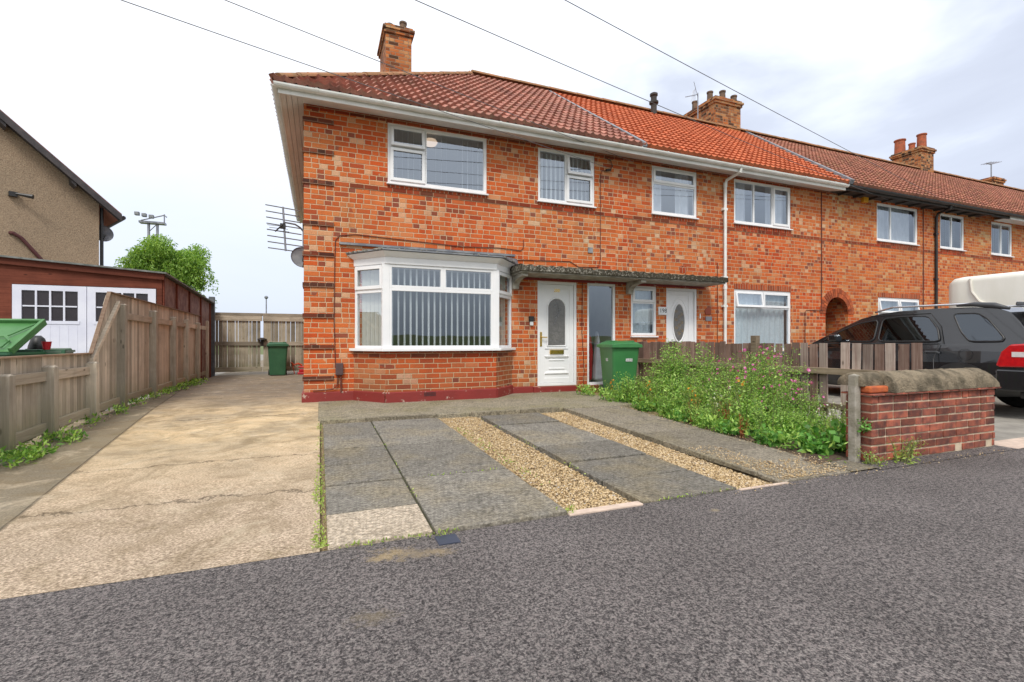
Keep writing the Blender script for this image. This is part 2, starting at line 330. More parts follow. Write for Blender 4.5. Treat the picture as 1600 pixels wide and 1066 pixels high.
def slab_mat(name, c1, c2, yel, ya):
    q = NT(name); p = q.pos(); f = q.noise(p, 75, 4, .7); g = q.noise(p, 1.6, 4, .6); r_ = q.rnd()
    col = q.mix(q.ramp(f, [(.35, 0), (.65, 1)]), c1, c2)
    col = q.mix(1.0, col, q.ramp(r_, [(0, .8), (1, 1.22)]), 'MULTIPLY')
    col = q.mix(q.math('MULTIPLY', q.ramp(g, [(.45, 0), (.7, 1)]), ya), col, yel)
    h = q.noise(p, 5, 6, .75, 1.2)
    col = q.mix(q.ramp(h, [(.5, 0), (.68, .6)]), col, tuple(x*.5 for x in c1))
    pit = q.noise(p, 38, 3, .75)
    col = q.mix(.8, col, q.mix(1.0, col, q.ramp(pit, [(.36, .5), (.52, 1.0), (.66, 1.55)]), 'MULTIPLY'))
    return q.bsdf(col, .85, q.bump(q.math('ADD', f, pit), .012), spec=.3)
M['slab'] = slab_mat('grey_slab', (.14, .128, .105), (.27, .25, .215), (.3, .235, .12), .5)
M['slab_light'] = slab_mat('pale_slab', (.42, .34, .24), (.78, .66, .52), (.5, .4, .28), .3)
M['apron'] = slab_mat('apron_concrete', (.2, .175, .125), (.34, .3, .22), (.2, .18, .07), .6)
M['path'] = slab_mat('path_concrete', (.15, .13, .1), (.28, .245, .19), (.23, .19, .1), .4)
M['kerb'] = slab_mat('kerb_stone', (.16, .14, .1), (.3, .26, .19), (.2, .17, .08), .3)
M['pinkedge'] = simple('pale_edging', (.6, .47, .38), (.45, .35, .28), 12, .9, .004)
M['yard'] = simple('yard_concrete', (.2, .185, .16), (.3, .28, .24), 4, .9, .006)
M['soil'] = simple('soil', (.07, .045, .03), (.12, .08, .05), 12, .95, .02)
M['field'] = simple('rough_grass', (.09, .14, .035), (.13, .13, .05), 2, .95, .03)
q = NT('pebbles'); r_ = q.rnd()
M['pebbles'] = q.bsdf(q.ramp(r_, [(0, (.18, .12, .07)), (.2, (.36, .24, .11)), (.5, (.5, .37, .2)), (.8, (.6, .46, .28)), (.95, (.6, .48, .32)), (1, (.45, .42, .38))]), .75, spec=.35)
q = NT('gravel_bed'); p = q.pos(); vo = q.n('ShaderNodeTexVoronoi', {'Vector': p, 'Scale': 75.0})
M['gravelbed'] = q.bsdf(q.mix(.5, q.ramp(q.sep(vo.outputs['Color'])[0], [(0, (.22, .15, .08)), (1, (.55, .42, .24))]), (.4, .29, .15)), .9, q.bump(vo.outputs['Distance'], .02))

def leafmat(name, c1, c2, c3, tr=.35):
    q = NT(name); r_ = q.rnd()
    col = q.ramp(r_, [(0, c1), (.5, c2), (1, c3)])
    d_ = q.n('ShaderNodeBsdfPrincipled', {'Base Color': col, 'Roughness': .5, 'Specular IOR Level': .35}).outputs[0]
    t_ = q.n('ShaderNodeBsdfTranslucent', {'Color': q.mix(1.0, col, (1.3, 1.25, .6), 'MULTIPLY')}).outputs[0]
    m_ = q.n('ShaderNodeMixShader', {0: tr, 1: d_, 2: t_}).outputs[0]
    q.t.links.new(m_, q.o.inputs[0]); return q.m
M['leaf'] = leafmat('garden_leaf', (.06, .16, .03), (.22, .42, .07), (.5, .7, .18))
M['leaf_y'] = leafmat('yellow_green_leaf', (.16, .26, .04), (.32, .46, .08), (.5, .6, .18))
M['leaf_d'] = leafmat('deep_green_leaf', (.06, .18, .03), (.13, .34, .06), (.22, .46, .1))
M['leaf_tree'] = leafmat('tree_leaf', (.1, .22, .035), (.22, .39, .07), (.38, .56, .14), .45)
M['stem'] = simple('plant_stem', (.14, .2, .05), (.2, .2, .08), 20, .7)
M['bark'] = simple('bark', (.09, .06, .04), (.15, .1, .07), 12, .9, .01)
M['pink'] = leafmat('pink_petal', (.5, .05, .28), (.62, .1, .36), (.75, .3, .5), .3)
M['orangef'] = leafmat('orange_petal', (.75, .22, .01), (.8, .3, .02), (.8, .4, .05), .3)
M['whitef'] = leafmat('white_petal', (.7, .7, .65), (.8, .8, .75), (.75, .75, .4), .3)
M['deadleaf'] = leafmat('rusty_seedhead', (.16, .04, .015), (.28, .08, .025), (.4, .17, .06), .2)

# ------------------------------------------------------------------ mesh builder
ORG = {}
def org(o): return ORG.get(o.name, Vector((0, 0, 0))) if o else None
def finish(me, mat, parent, name, origin=None, smooth=False, bevel=0.0, kind=None, subsurf=0):
    o = bpy.data.objects.new(name, me); COL.objects.link(o)
    if mat: me.materials.append(M[mat] if isinstance(mat, str) else mat)
    if parent:
        g = org(parent); ORG[o.name] = g; o.parent = parent
    else:
        g = Vector(origin or (0, 0, 0)); ORG[o.name] = g; o.location = g
    if g.length: me.transform(Matrix.Translation(-g))
    if smooth:
        me.polygons.foreach_set('use_smooth', [True]*len(me.polygons))
    if bevel:
        b = o.modifiers.new('bevel', 'BEVEL'); b.width = bevel; b.segments = 2; b.limit_method = 'ANGLE'; b.angle_limit = R(35)
    if subsurf:
        b = o.modifiers.new('ss', 'SUBSURF'); b.levels = b.render_levels = subsurf
    if kind: o['kind'] = kind
    return o
class MB:
    def __init__(s): s.v = []; s.f = []; s.r = []
    def add(s, vs, fs, r=None):
        b = len(s.v); s.v += [tuple(p) for p in vs]; r = rng.random() if r is None else r
        for f in fs: s.f.append([b+i for i in f]); s.r.append(r)
    def box(s, x0, x1, y0, y1, z0, z1, r=None, M4=None):
        vs = [(x, y, z) for z in (z0, z1) for y in (y0, y1) for x in (x0, x1)]
        if M4: vs = [M4 @ Vector(p) for p in vs]
        s.add(vs, [(0, 2, 3, 1), (4, 5, 7, 6), (0, 1, 5, 4), (2, 6, 7, 3), (0, 4, 6, 2), (1, 3, 7, 5)], r)
    def hexa(s, lo, hi, r=None):       # four bottom points and four top points, counter-clockwise seen from above
        s.add(list(lo)+list(hi), [(3, 2, 1, 0), (4, 5, 6, 7), (0, 1, 5, 4), (1, 2, 6, 5), (2, 3, 7, 6), (3, 0, 4, 7)], r)
    def prism(s, pts, y0, y1, r=None, axis='y'):   # polygon in (a,b) extruded between y0 and y1
        n = len(pts)
        f = {'y': lambda a, b, t: (a, t, b), 'x': lambda a, b, t: (t, a, b), 'z': lambda a, b, t: (a, b, t)}[axis]
        vs = [f(a, b, y0) for a, b in pts]+[f(a, b, y1) for a, b in pts]
        fs = [tuple(range(n)), tuple(range(2*n-1, n-1, -1))]+[(i, i+n, (i+1) % n+n, (i+1) % n) for i in range(n)]
        s.add(vs, fs, r)
    def tube(s, pts, rad, n=8, r=None, cap=True):
        pts = [Vector(p) for p in pts]; rs = rad if isinstance(rad, (list, tuple)) else [rad]*len(pts)
        vs = []; prev = None
        for i, p in enumerate(pts):
            t = (pts[min(i+1, len(pts)-1)]-pts[max(i-1, 0)]).normalized()
            a = prev or (Vector((0, 0, 1)) if abs(t.z) < .9 else Vector((1, 0, 0)))
            u = (a-t*a.dot(t)).normalized(); prev = u; w_ = t.cross(u)
            for k in range(n):
                an = 2*math.pi*k/n; vs.append(p+(u*math.cos(an)+w_*math.sin(an))*rs[i])
        fs = [(i*n+k, i*n+(k+1) % n, (i+1)*n+(k+1) % n, (i+1)*n+k) for i in range(len(pts)-1) for k in range(n)]
        if cap: fs += [tuple(range(n-1, -1, -1)), tuple(range((len(pts)-1)*n, len(pts)*n))]
        s.add(vs, fs, r)
    def lathe(s, c, prof, n=24, axis='z', r=None):
        vs = []
        for rad, h in prof:
            for k in range(n):
                an = 2*math.pi*k/n; a, b = rad*math.cos(an), rad*math.sin(an)
                vs.append({'z': (c[0]+a, c[1]+b, c[2]+h), 'x': (c[0]+h, c[1]+a, c[2]+b), 'y': (c[0]+a, c[1]+h, c[2]+b)}[axis])
        fs = [(i*n+k, i*n+(k+1) % n, (i+1)*n+(k+1) % n, (i+1)*n+k) for i in range(len(prof)-1) for k in range(n)]
        fs += [tuple(range(n-1, -1, -1)), tuple(range((len(prof)-1)*n, len(prof)*n))]
        s.add(vs, fs, r)
    def mesh(s, name):
        me = bpy.data.meshes.new(name); me.from_pydata(s.v, [], s.f)
        bm = bmesh.new(); bm.from_mesh(me); bmesh.ops.recalc_face_normals(bm, faces=bm.faces); bm.to_mesh(me); bm.free()
        meta(me, s.r); return me
    def build(s, name, mat, parent=None, **k):
        return finish(s.mesh(name), mat, parent, name, **k)
def meta(me, rn):
    me.update(); n = len(me.polygons)
    at = me.attributes.new('rnd', 'FLOAT', 'FACE'); at.data.foreach_set('value', rn)
    nrm = np.empty(n*3, 'f'); me.polygons.foreach_get('normal', nrm); nrm = nrm.reshape(-1, 3)
    co = np.empty(len(me.vertices)*3, 'f'); me.vertices.foreach_get('co', co); co = co.reshape(-1, 3)
    li = np.empty(len(me.loops), 'i'); me.loops.foreach_get('vertex_index', li)
    tot = np.empty(n, 'i'); me.polygons.foreach_get('loop_total', tot)
    fn = np.repeat(nrm, tot, 0); p = co[li]
    h = np.hypot(fn[:, 0], fn[:, 1])+1e-9; tx, ty = -fn[:, 1]/h, fn[:, 0]/h
    flat = np.abs(fn[:, 2]) > .75
    u = np.where(flat, p[:, 0], p[:, 0]*tx+p[:, 1]*ty); v = np.where(flat, p[:, 1], p[:, 2])
    l = me.uv_layers.new(name='uv'); l.data.foreach_set('uv', np.stack([u, v], 1).astype('f').ravel())
def fast(name, V, F, rn):
    V = np.asarray(V, 'f'); F = np.asarray(F, 'i'); k = F.shape[1]
    me = bpy.data.meshes.new(name); me.vertices.add(len(V)); me.vertices.foreach_set('co', V.ravel())
    me.loops.add(F.size); me.loops.foreach_set('vertex_index', F.ravel())
    me.polygons.add(len(F)); me.polygons.foreach_set('loop_start', np.arange(0, F.size, k)); me.update(calc_edges=True)
    at = me.attributes.new('rnd', 'FLOAT', 'FACE'); at.data.foreach_set('value', np.asarray(rn, 'f'))
    return me
def thing(name, label, cat, loc=(0, 0, 0), group=None):
    o = bpy.data.objects.new(name, None); COL.objects.link(o); o.location = loc; o.empty_display_size = .2
    ORG[o.name] = Vector(loc); o['label'] = label; o['category'] = cat
    if group: o['group'] = group
    return o
def tag(o, label, cat, group=None, kind=None):
    o['label'] = label; o['category'] = cat
    if group: o['group'] = group
    if kind: o['kind'] = kind
    return o
def text(body, size, mat, parent, name, loc, rot, thick=.002, sx=1.0):
    cu = bpy.data.curves.new('t', 'FONT'); cu.body = body; cu.size = size; cu.extrude = thick; cu.align_x = 'CENTER'; cu.align_y = 'CENTER'
    to = bpy.data.objects.new('t', cu); COL.objects.link(to); bpy.context.view_layer.update()
    me = bpy.data.meshes.new_from_object(to.evaluated_get(bpy.context.evaluated_depsgraph_get()))
    bpy.data.objects.remove(to)
    me.transform(Matrix.Translation(loc) @ rot @ Matrix.Diagonal((sx, 1, 1, 1)))
    return finish(me, mat, parent, name)
FRONT = Matrix.Rotation(R(90), 4, 'X')
def gz(y): return 0.0 if y < 2.7 else min(.12, (y-2.7)/5.77*.12)

# ------------------------------------------------------------------ ground, pavement, drives
def sheet(name, x0, x1, y0, y1, off, mat, kind='structure', nx=1):
    ys = sorted({y0, y1, *[y for y in (2.7, 4.1, 5.5, 7, 8.47) if y0 < y < y1]})
    b = MB()
    for a, c in zip(ys, ys[1:]):
        b.add([(x0, a, gz(a)+off), (x1, a, gz(a)+off), (x1, c, gz(c)+off), (x0, c, gz(c)+off)], [(0, 1, 2, 3)])
    return b.build(name, mat, kind=kind)
b = MB(); b.add([(-900, -900, -.16), (900, -900, -.16), (900, 900, -.16), (-900, 900, -.16)], [(0, 1, 2, 3)]); b.build('ground', 'field', kind='structure')
sheet('pavement', -60, 60, -1.2, 2.73, 0, 'tarmac')
b = MB(); b.box(-60, 60, -1.33, -1.2, -.15, .004); b.build('kerb', 'kerb', kind='structure', bevel=.015)
b = MB(); b.box(-60, 60, -8.5, -1.33, -.4, -.11); b.build('road', 'road', kind='structure')
b = MB(); b.box(-60, 60, -10.5, -8.5, -.4, .0); b.build('far_pavement', 'road', kind='structure')
# low grassy bank across the road (only seen mirrored in the windows)
b = MB(); xs_ = [-90+1.2*i for i in range(160)]
for x0, x1 in zip(xs_, xs_[1:]):
    hh_ = lambda x: 1.7+.04*math.sin(x*.35)+.03*math.sin(x*1.9)+.04*math.sin(x*3.7)
    h0, h1 = hh_(x0), hh_(x1)
    b.add([(x0, -24, -.1), (x1, -24, -.1), (x1, -26, h1), (x0, -26, h0), (x1, -36, h1*.9), (x0, -36, h0*.9)], [(0, 1, 2, 3), (3, 2, 4, 5)])
b.build('terrain', 'field', kind='structure')
b = MB()
for a, c in ((2.725, 5.6), (5.6, 8.47), (8.47, 40)):
    xr0, xr1 = (0.0, 0.0) if a < 8 else (-.2, -.2)
    b.add([(-2.75, a, gz(a)+(.002 if a < 3 else .012)), (xr0, a, gz(a)+(.002 if a < 3 else .012)), (xr1, c, gz(c)+.012), (-2.95, c, gz(c)+.012)], [(0, 1, 2, 3)])
b.build('driveway', 'drive', kind='structure')
sheet('yard_base', -40, -2.7, 2.72, 45, -.03, 'yard')
sheet('garden_base', -.02, 6.2, 2.71, 8.6, -.035, 'gravelbed')
sheet('neighbour_driveway', 6.1, 60, 2.72, 8.6, -.004, 'yard')
# raised concrete apron by the wall, the path beside the flower bed
b = MB()
b.hexa([(-.02, 6.62, .0), (4.75, 6.5, .0), (4.75, 8.5, .0), (-.02, 8.5, .0)], [(-.02, 6.62, .108), (4.75, 6.5, .104), (4.75, 8.5, .138), (-.02, 8.5, .138)])
b.build('apron', 'apron', kind='structure', bevel=.01)
b = MB(); ys = [2.74, 3.6, 4.6, 5.6, 6.5]
for i, (a, c) in enumerate(zip(ys, ys[1:])):
    l0, l1 = 3.36+(a-2.7)*.03, 3.36+(c-2.7)*.03
    r0, r1 = 4.2+(a-2.7)*.06, 4.2+(c-2.7)*.06
    z0 = .016 if i else .006
    b.hexa([(l0, a+.006, -.03), (r0, a+.006, -.03), (r1, c, -.0), (l1, c, -.0)], [(l0, a+.006, gz(a)+z0), (r0, a+.006, gz(a)+z0), (r1, c, gz(c)+.016), (l1, c, gz(c)+.016)])
b.build('path', 'path', kind='structure', bevel=.008)
b = MB()
for (x0, x1) in ((.55, .95), (.955, 1.2), (1.205, 1.5)): b.box(x0, x1, 6.52, 6.61, .03, gz(6.5)+.035+rng.uniform(0, .006))
for (x0, x1) in ((1.98, 2.7), (2.71, 3.35)): b.box(x0, x1, 6.46, 6.55, .03, gz(6.5)+.04+rng.uniform(0, .006))
for k in range(6):
    y0 = 2.95+k*.6
    b.hexa([(3.315+(y0-2.7)*.03, y0, .0), (3.355+(y0-2.7)*.03, y0, .0), (3.355+(y0-2.11)*.03, y0+.592, 0), (3.315+(y0-2.11)*.03, y0+.592, 0)],
           [(3.315+(y0-2.7)*.03, y0, gz(y0)+.03), (3.355+(y0-2.7)*.03, y0, gz(y0)+.03), (3.355+(y0-2.11)*.03, y0+.592, gz(y0+.6)+.03), (3.315+(y0-2.11)*.03, y0+.592, gz(y0+.6)+.03)])
b.build('edging_kerb', 'kerb', kind='structure', bevel=.006)
def slab_run(mb, x0, x1, ys, seed):
    q_ = random.Random(seed)
    for a, c in zip(ys, ys[1:]):
        dz = q_.uniform(-.007, .006); tl = q_.uniform(-.004, .004)
        j1, j2, j3, j4 = [q_.uniform(.007, .016) for _ in range(4)]
        mb.hexa([(x0+.004, a+j1, -.03), (x1-.004, a+j2, -.03), (x1-.004, c-j3, -.03), (x0+.004, c-j4, -.03)],
                [(x0+.004, a+j1, gz(a)+.018+dz), (x1-.004, a+j2, gz(a)+.018+dz+tl), (x1-.004, c-j3, gz(c)+.018+dz+tl), (x0+.004, c-j4, gz(c)+.018+dz)])
b = MB()
slab_run(b, .035, .605, [3.22, 3.82, 4.37, 4.97, 5.53, 6.4], 1)
slab_run(b, .615, 1.47, [2.72, 3.25, 3.8, 4.43, 4.97, 5.62, 6.4], 2)
slab_run(b, 2.04, 2.9, [2.72, 3.24, 3.8, 4.42, 5.0, 5.6, 6.3], 3)
b.build('paving_slabs', 'slab', kind='structure', bevel=.006)
M['joint'] = simple('mossy_joint_soil', (.035, .03, .02), (.07, .07, .03), 14, .95, .006)
sheet('joint_soil', .04, 1.465, 2.74, 6.4, .0035, 'joint'); sheet('joint_soil', 2.045, 2.895, 2.74, 6.3, .0035, 'joint')
b = MB(); slab_run(b, .035, .605, [2.72, 3.22], 5); b.build('pale_paving_slab', 'slab_light', kind='structure', bevel=.006)
b = MB(); b.box(1.47, 2.03, 2.7, 2.765, -.03, .012); b.box(2.9, 3.4, 2.7, 2.725, -.03, .01)
b.build('edging_strip', 'pinkedge', kind='structure', bevel=.005)
b = MB(); b.box(4.12, 6.2, 3.0, 8.5, -.1, .02); b.build('flower_bed_soil', 'soil', kind='structure')
sheet('pavement', 4.5, 6.66, 2.69, 3.05, .005, 'tarmac'); sheet('pavement', 6.66, 12, 2.69, 2.98, .006, 'pinkedge'); sheet('path', 4.18, 4.5, 2.72, 3.05, .012, 'path')
# pebbles
ico = bmesh.new(); bmesh.ops.create_icosphere(ico, subdivisions=1, radius=1); IV = np.array([v.co[:] for v in ico.verts]); IF = np.array([[v.index for v in f.verts] for f in ico.faces]); ico.free()
def stones(name, areas, n, smin, smax, mat, zo=-.033):
    P = []
    for (xa, xb, ya, yb, sh, frac) in areas:
        k = int(n*frac); y = ya+(yb-ya)*nr.random(k)**1.25; x = xa+(xb-xa)*nr.random(k)+(y-2.7)*sh
        P.append(np.stack([x, y], 1))
    P = np.concatenate(P); k = len(P)
    z = np.clip((P[:, 1]-2.7)/5.77*.12, 0, .12)+(zo+nr.random(k)*.012)
    s = smin+(smax-smin)*nr.random(k)**2
    V = IV[None]*(s[:, None, None]*np.stack([.7+.6*nr.random(k), .7+.6*nr.random(k), .5+.3*nr.random(k)], 1)[:, None, :])
    V = V*(1+.25*(nr.random((k, len(IV), 1))-.5))
    an = nr.random(k)*6.28; c, s_ = np.cos(an), np.sin(an)
    x = V[..., 0]*c[:, None]-V[..., 1]*s_[:, None]; y = V[..., 0]*s_[:, None]+V[..., 1]*c[:, None]
    V = np.stack([x+P[:, None, 0], y+P[:, None, 1], V[..., 2]+z[:, None]+s[:, None]*.35], 2).reshape(-1, 3)
    F = (IF[None]+np.arange(k)[:, None, None]*len(IV)).reshape(-1, 3)
    me = fast(name, V, F, np.repeat(nr.random(k), len(IF)))
    return finish(me, mat, None, name)
g = stones('gravel', [(1.475, 2.035, 2.77, 6.5, 0, .52), (2.91, 3.31, 2.76, 6.45, .03, .48)], 30000, .004, .0105, 'pebbles')
tag(g, 'golden pea gravel strips between the grey paving slabs', 'gravel', kind='stuff')
g = stones('loose_grit', [(-2.6, -2.35, 5.0, 9.5, -.03, .18), (3.4, 3.75, 2.76, 3.9, 0, .5), (3.7, 4.15, 2.76, 3.2, 0, .2), (4.1, 4.3, 2.8, 6.5, .05, .2), (2.6, 6.5, 2.62, 2.74, 0, .05)], 2600, .003, .008, 'pebbles', .008)
tag(g, 'scattered grit and small stones along the fence foot and path edge', 'grit', kind='stuff')

# ------------------------------------------------------------------ houses
FY = 8.47
def wall_front(mb, x0, x1, z0, z1, holes, Y=FY, depth=.11, skip=()):
    xs = sorted({x0, x1, *[h[0] for h in holes], *[h[1] for h in holes]})
    zs = sorted({z0, z1, *[h[2] for h in holes], *[h[3] for h in holes]})
    for a, b_ in zip(xs, xs[1:]):
        for c, d_ in zip(zs, zs[1:]):
            mx_, mz = (a+b_)/2, (c+d_)/2
            if any(h[0] < mx_ < h[1] and h[2] < mz < h[3] for h in holes): continue
            mb.add([(a, Y, c), (b_, Y, c), (b_, Y, d_), (a, Y, d_)], [(0, 1, 2, 3)])
    for (a, b_, c, d_) in holes:
        if (a, b_, c, d_) in skip: continue
        mb.add([(a, Y, c), (a, Y+depth, c), (a, Y+depth, d_), (a, Y, d_)], [(0, 1, 2, 3)])
        mb.add([(b_, Y, c), (b_, Y+depth, c), (b_, Y+depth, d_), (b_, Y, d_)], [(0, 1, 2, 3)])
        mb.add([(a, Y, d_), (a, Y+depth, d_), (b_, Y+depth, d_), (b_, Y, d_)], [(0, 1, 2, 3)])
        mb.add([(a, Y, c), (a, Y+depth, c), (b_, Y+depth, c), (b_, Y, c)], [(0, 1, 2, 3)])
def ring(mb, x0, x1, z0, z1, w_, y0, y1):
    r = .5
    mb.box(x0, x0+w_, y0, y1, z0, z1, r); mb.box(x1-w_, x1, y0, y1, z0, z1, r)
    mb.box(x0+w_, x1-w_, y0, y1, z0, z0+w_, r); mb.box(x0+w_, x1-w_, y0, y1, z1-w_, z1, r)
def room(parent, x0, x1, z0, z1, Y, dep=2.4, pad=.25, down=.0):
    b = MB(); x0 -= pad; x1 += pad; z0 -= down; z1 += .05; y1 = Y+dep
    b.add([(x0, Y, z0), (x1, Y, z0), (x1, y1, z0), (x0, y1, z0), (x0, Y, z1), (x1, Y, z1), (x1, y1, z1), (x0, y1, z1)],
          [(0, 1, 2, 3), (4, 5, 6, 7), (3, 2, 6, 7), (0, 3, 7, 4), (1, 2, 6, 5)])
    return b.build('interior', 'room', parent)
def blinds(parent, x0, x1, z0, z1, Y, sp=.115, ang=62, wd=.085):
    b = MB(); x = x0+sp*.5
    while x < x1:
        a = R(ang+rng.uniform(-7, 7)); dx, dy = wd/2*math.cos(a), wd/2*math.sin(a)
        b.add([(x-dx, Y-dy, z0), (x+dx, Y+dy, z0), (x+dx, Y+dy, z1), (x-dx, Y-dy, z1)], [(0, 1, 2, 3)])
        x += sp
    return b.build('vertical_blind', 'blind', parent)
def curtain(parent, x0, x1, z0, z1, Y, mat='curtain', amp=.03, fr=30):
    b = MB(); n = max(8, int((x1-x0)/.025)); ph = rng.random()*6
    for i in range(n):
        xa, xb = x0+(x1-x0)*i/n, x0+(x1-x0)*(i+1)/n
        f = lambda x: Y+amp*math.sin(x*fr+ph+1.3*math.sin(x*7))
        b.add([(xa, f(xa), z0), (xb, f(xb), z0), (xb, f(xb), z1), (xa, f(xa), z1)], [(0, 1, 2, 3)], .5)
    o = b.build('curtain', mat, parent, smooth=True); return o
def window(parent, x0, x1, z0, z1, cells, Y=FY, inside='curtain', sill=True, roomdepth=2.4):
    """cells: (u0,u1,v0,v1,opening)"""
    b = MB(); fy = Y+.015; W, H = x1-x0, z1-z0
    ring(b, x0, x1, z0, z1, .035, fy, fy+.065)
    glass = MB(); tilt = []
    ix0, ix1, iz0, iz1 = x0+.035, x1-.035, z0+.035, z1-.035; w2, h2 = ix1-ix0, iz1-iz0
    gl = MB()
    for (u0, u1, v0, v1, op) in cells:
        a, b2, c, d_ = ix0+w2*u0, ix0+w2*u1, iz0+h2*v0, iz0+h2*v1
        if op:
            ring(b, a+.002, b2-.002, c+.002, d_-.002, .03, fy+.003, fy+.062)
            yo = -.02 if op == 1 else -.05
            if op == 2:   # top-hung light ajar
                t = .055
                for (p0, p1, q0, q1) in ((a+.02, a+.068, c+.012, d_-.012), (b2-.068, b2-.02, c+.012, d_-.012)):
                    b.hexa([(p0, fy-.012-t, q0), (p1, fy-.012-t, q0), (p1, fy+.03-t, q0), (p0, fy+.03-t, q0)], [(p0, fy-.012, q1), (p1, fy-.012, q1), (p1, fy+.03, q1), (p0, fy+.03, q1)], .5)
                for q0, q1 in ((c+.012, c+.06), (d_-.06, d_-.012)):
                    f = lambda z: -t*(1-(z-c)/(d_-c))
                    b.hexa([(a+.068, fy-.012+f(q0), q0), (b2-.068, fy-.012+f(q0), q0), (b2-.068, fy+.03+f(q0), q0), (a+.068, fy+.03+f(q0), q0)],
                           [(a+.068, fy-.012+f(q1), q1), (b2-.068, fy-.012+f(q1), q1), (b2-.068, fy+.03+f(q1), q1), (a+.068, fy+.03+f(q1), q1)], .5)
                gl.add([(a+.068, fy+f(c+.06), c+.06), (b2-.068, fy+f(c+.06), c+.06), (b2-.068, fy+f(d_-.06), d_-.06), (a+.068, fy+f(d_-.06), d_-.06)], [(0, 1, 2, 3)])
                b.box(a+.03, b2-.03, fy+.02, fy+.06, c-.012, c+.002, .5)
            else:
                ring(b, a+.014, b2-.014, c+.014, d_-.014, .05, fy-.018, fy+.003)
                gl.add([(a+.064, fy+.012, c+.064), (b2-.064, fy+.012, c+.064), (b2-.064, fy+.012, d_-.064), (a+.064, fy+.012, d_-.064)], [(0, 1, 2, 3)])
        else:
            ring(b, a, b2, c, d_, .022, fy+.004, fy+.06)
            gl.add([(a+.022, fy+.022, c+.022), (b2-.022, fy+.022, c+.022), (b2-.022, fy+.022, d_-.022), (a+.022, fy+.022, d_-.022)], [(0, 1, 2, 3)])
    wobj = b.build('window', 'upvc', parent, bevel=.003)
    gl.build('pane', 'glass', wobj)
    if sill:
        s = MB(); s.hexa([(x0-.02, Y-.05, z0-.035), (x1+.02, Y-.05, z0-.035), (x1+.02, Y+.1, z0-.035), (x0-.02, Y+.1, z0-.035)],
                         [(x0-.02, Y-.05, z0-.01), (x1+.02, Y-.05, z0-.01), (x1+.02, Y+.1, z0+.0), (x0-.02, Y+.1, z0+.0)]); s.build('sill', 'upvc', wobj, bevel=.004)
    if inside == 'blind': blinds(wobj, x0+.03, x1-.03, z0+.03, z1-.03, Y+.2, .1, 42 if W < 1.5 else 82)
    elif inside == 'lace': curtain(wobj, x0+.02, x1-.02, z0+.02, z1-.02, Y+.16, 'lace', .02, 42)
    elif inside == 'curtains':
        curtain(wobj, x0+.05, x0+W*.3, z0+.02, z1, Y+.18, 'curtain', .03, 40); curtain(wobj, x1-W*.36, x1-.05, z0+.02, z1, Y+.18, 'curtain', .03, 40)
    elif inside == 'net': curtain(wobj, x0+.02, x1-.02, z0+.02, z1-.02, Y+.18, 'curtain', .02, 34)
    room(wobj, x0, x1, z0, z1, Y+.12, roomdepth)
    return wobj

EZ, EY, RZ, RY = 5.02, 8.0, 8.22, 12.4      # eave edge and ridge line of the front slope
def tiles(mb, x0, x1, wave, rows, amp=.034, front=True, seg=6, e=(EY, EZ), rdg=(RY, RZ), axis='x', fixed=None):
    """pantile slope running along x; each course a corrugated strip lapped over the one below"""
    ey, ez = e; ry, rz = rdg; L = math.hypot(ry-ey, rz-ez); dy, dz = (ry-ey)/L, (rz-ez)/L
    ny, nz = -dz, dy
    if ny*0+nz < 0: ny, nz = -ny, -nz
    n = int(round((x1-x0)/wave)); base = []
    prof = lambda t: amp*(.55*math.cos(2*math.pi*t)+.22*math.cos(4*math.pi*t+.5)+.4)
    g_ = L/rows
    for r_ in range(rows):
        s0, s1 = r_*g_-(.03 if r_ else .02), (r_+1)*g_
        vs = []; idx = []
        off = rng.uniform(-.004, .004)
        for i in range(n*seg+1):
            x = x0+(x1-x0)*i/(n*seg); h = prof(i/seg+off)
            j = .004*math.sin(i//seg*12.9+r_*7.7)
            for s_, hh in ((s0+j, h-.03), (s0+j, h+.055), (s1, h-.004)):
                vs.append((x, ey+dy*s_+ny*hh, ez+dz*s_+nz*hh))
        b0 = len(mb.v); mb.v += vs
        for i in range(n*seg):
            a = b0+i*3; c = a+3
            t = rng.random() if i % seg == 0 else t
            mb.f.append([a, c, c+1, a+1]); mb.r.append(t); mb.f.append([a+1, c+1, c+2, a+2]); mb.r.append(t)
def roof_obj(mb, name, mat, parent, cuts=()):
    me = mb.mesh(name)
    if cuts:
        bm = bmesh.new(); bm.from_mesh(me)
        for co, no in cuts:
            bmesh.ops.bisect_plane(bm, geom=bm.verts[:]+bm.edges[:]+bm.faces[:], plane_co=co, plane_no=no, clear_outer=True)
        bm.to_mesh(me); bm.free()
    return finish(me, mat, parent, name)
def ridge_tiles(parent, p0, p1, rad=.13, mat='ridge'):
    b = MB(); p0, p1 = Vector(p0), Vector(p1); L = (p1-p0).length; n = max(1, int(L/.42)); t = (p1-p0)/L
    side = t.cross(Vector((0, 0, 1))).normalized(); up = side.cross(t)
    for i in range(n):
        a, c = p0+t*(L*i/n), p0+t*(L*(i+1)/n+.02); vs = []
        rj = rng.uniform(-.006, .006)
        for p, rr in ((a, rad+rj), (c, rad*.95+rj)):
            for k in range(9):
                an = math.pi*k/8; vs.append(p+side*math.cos(an)*rr+up*(math.sin(an)*rr*.75))
        b.add(vs, [(k, k+1, k+10, k+9) for k in range(8)]+[tuple(range(9)), tuple(range(17, 8, -1))])
    return b.build('ridge', mat, parent)
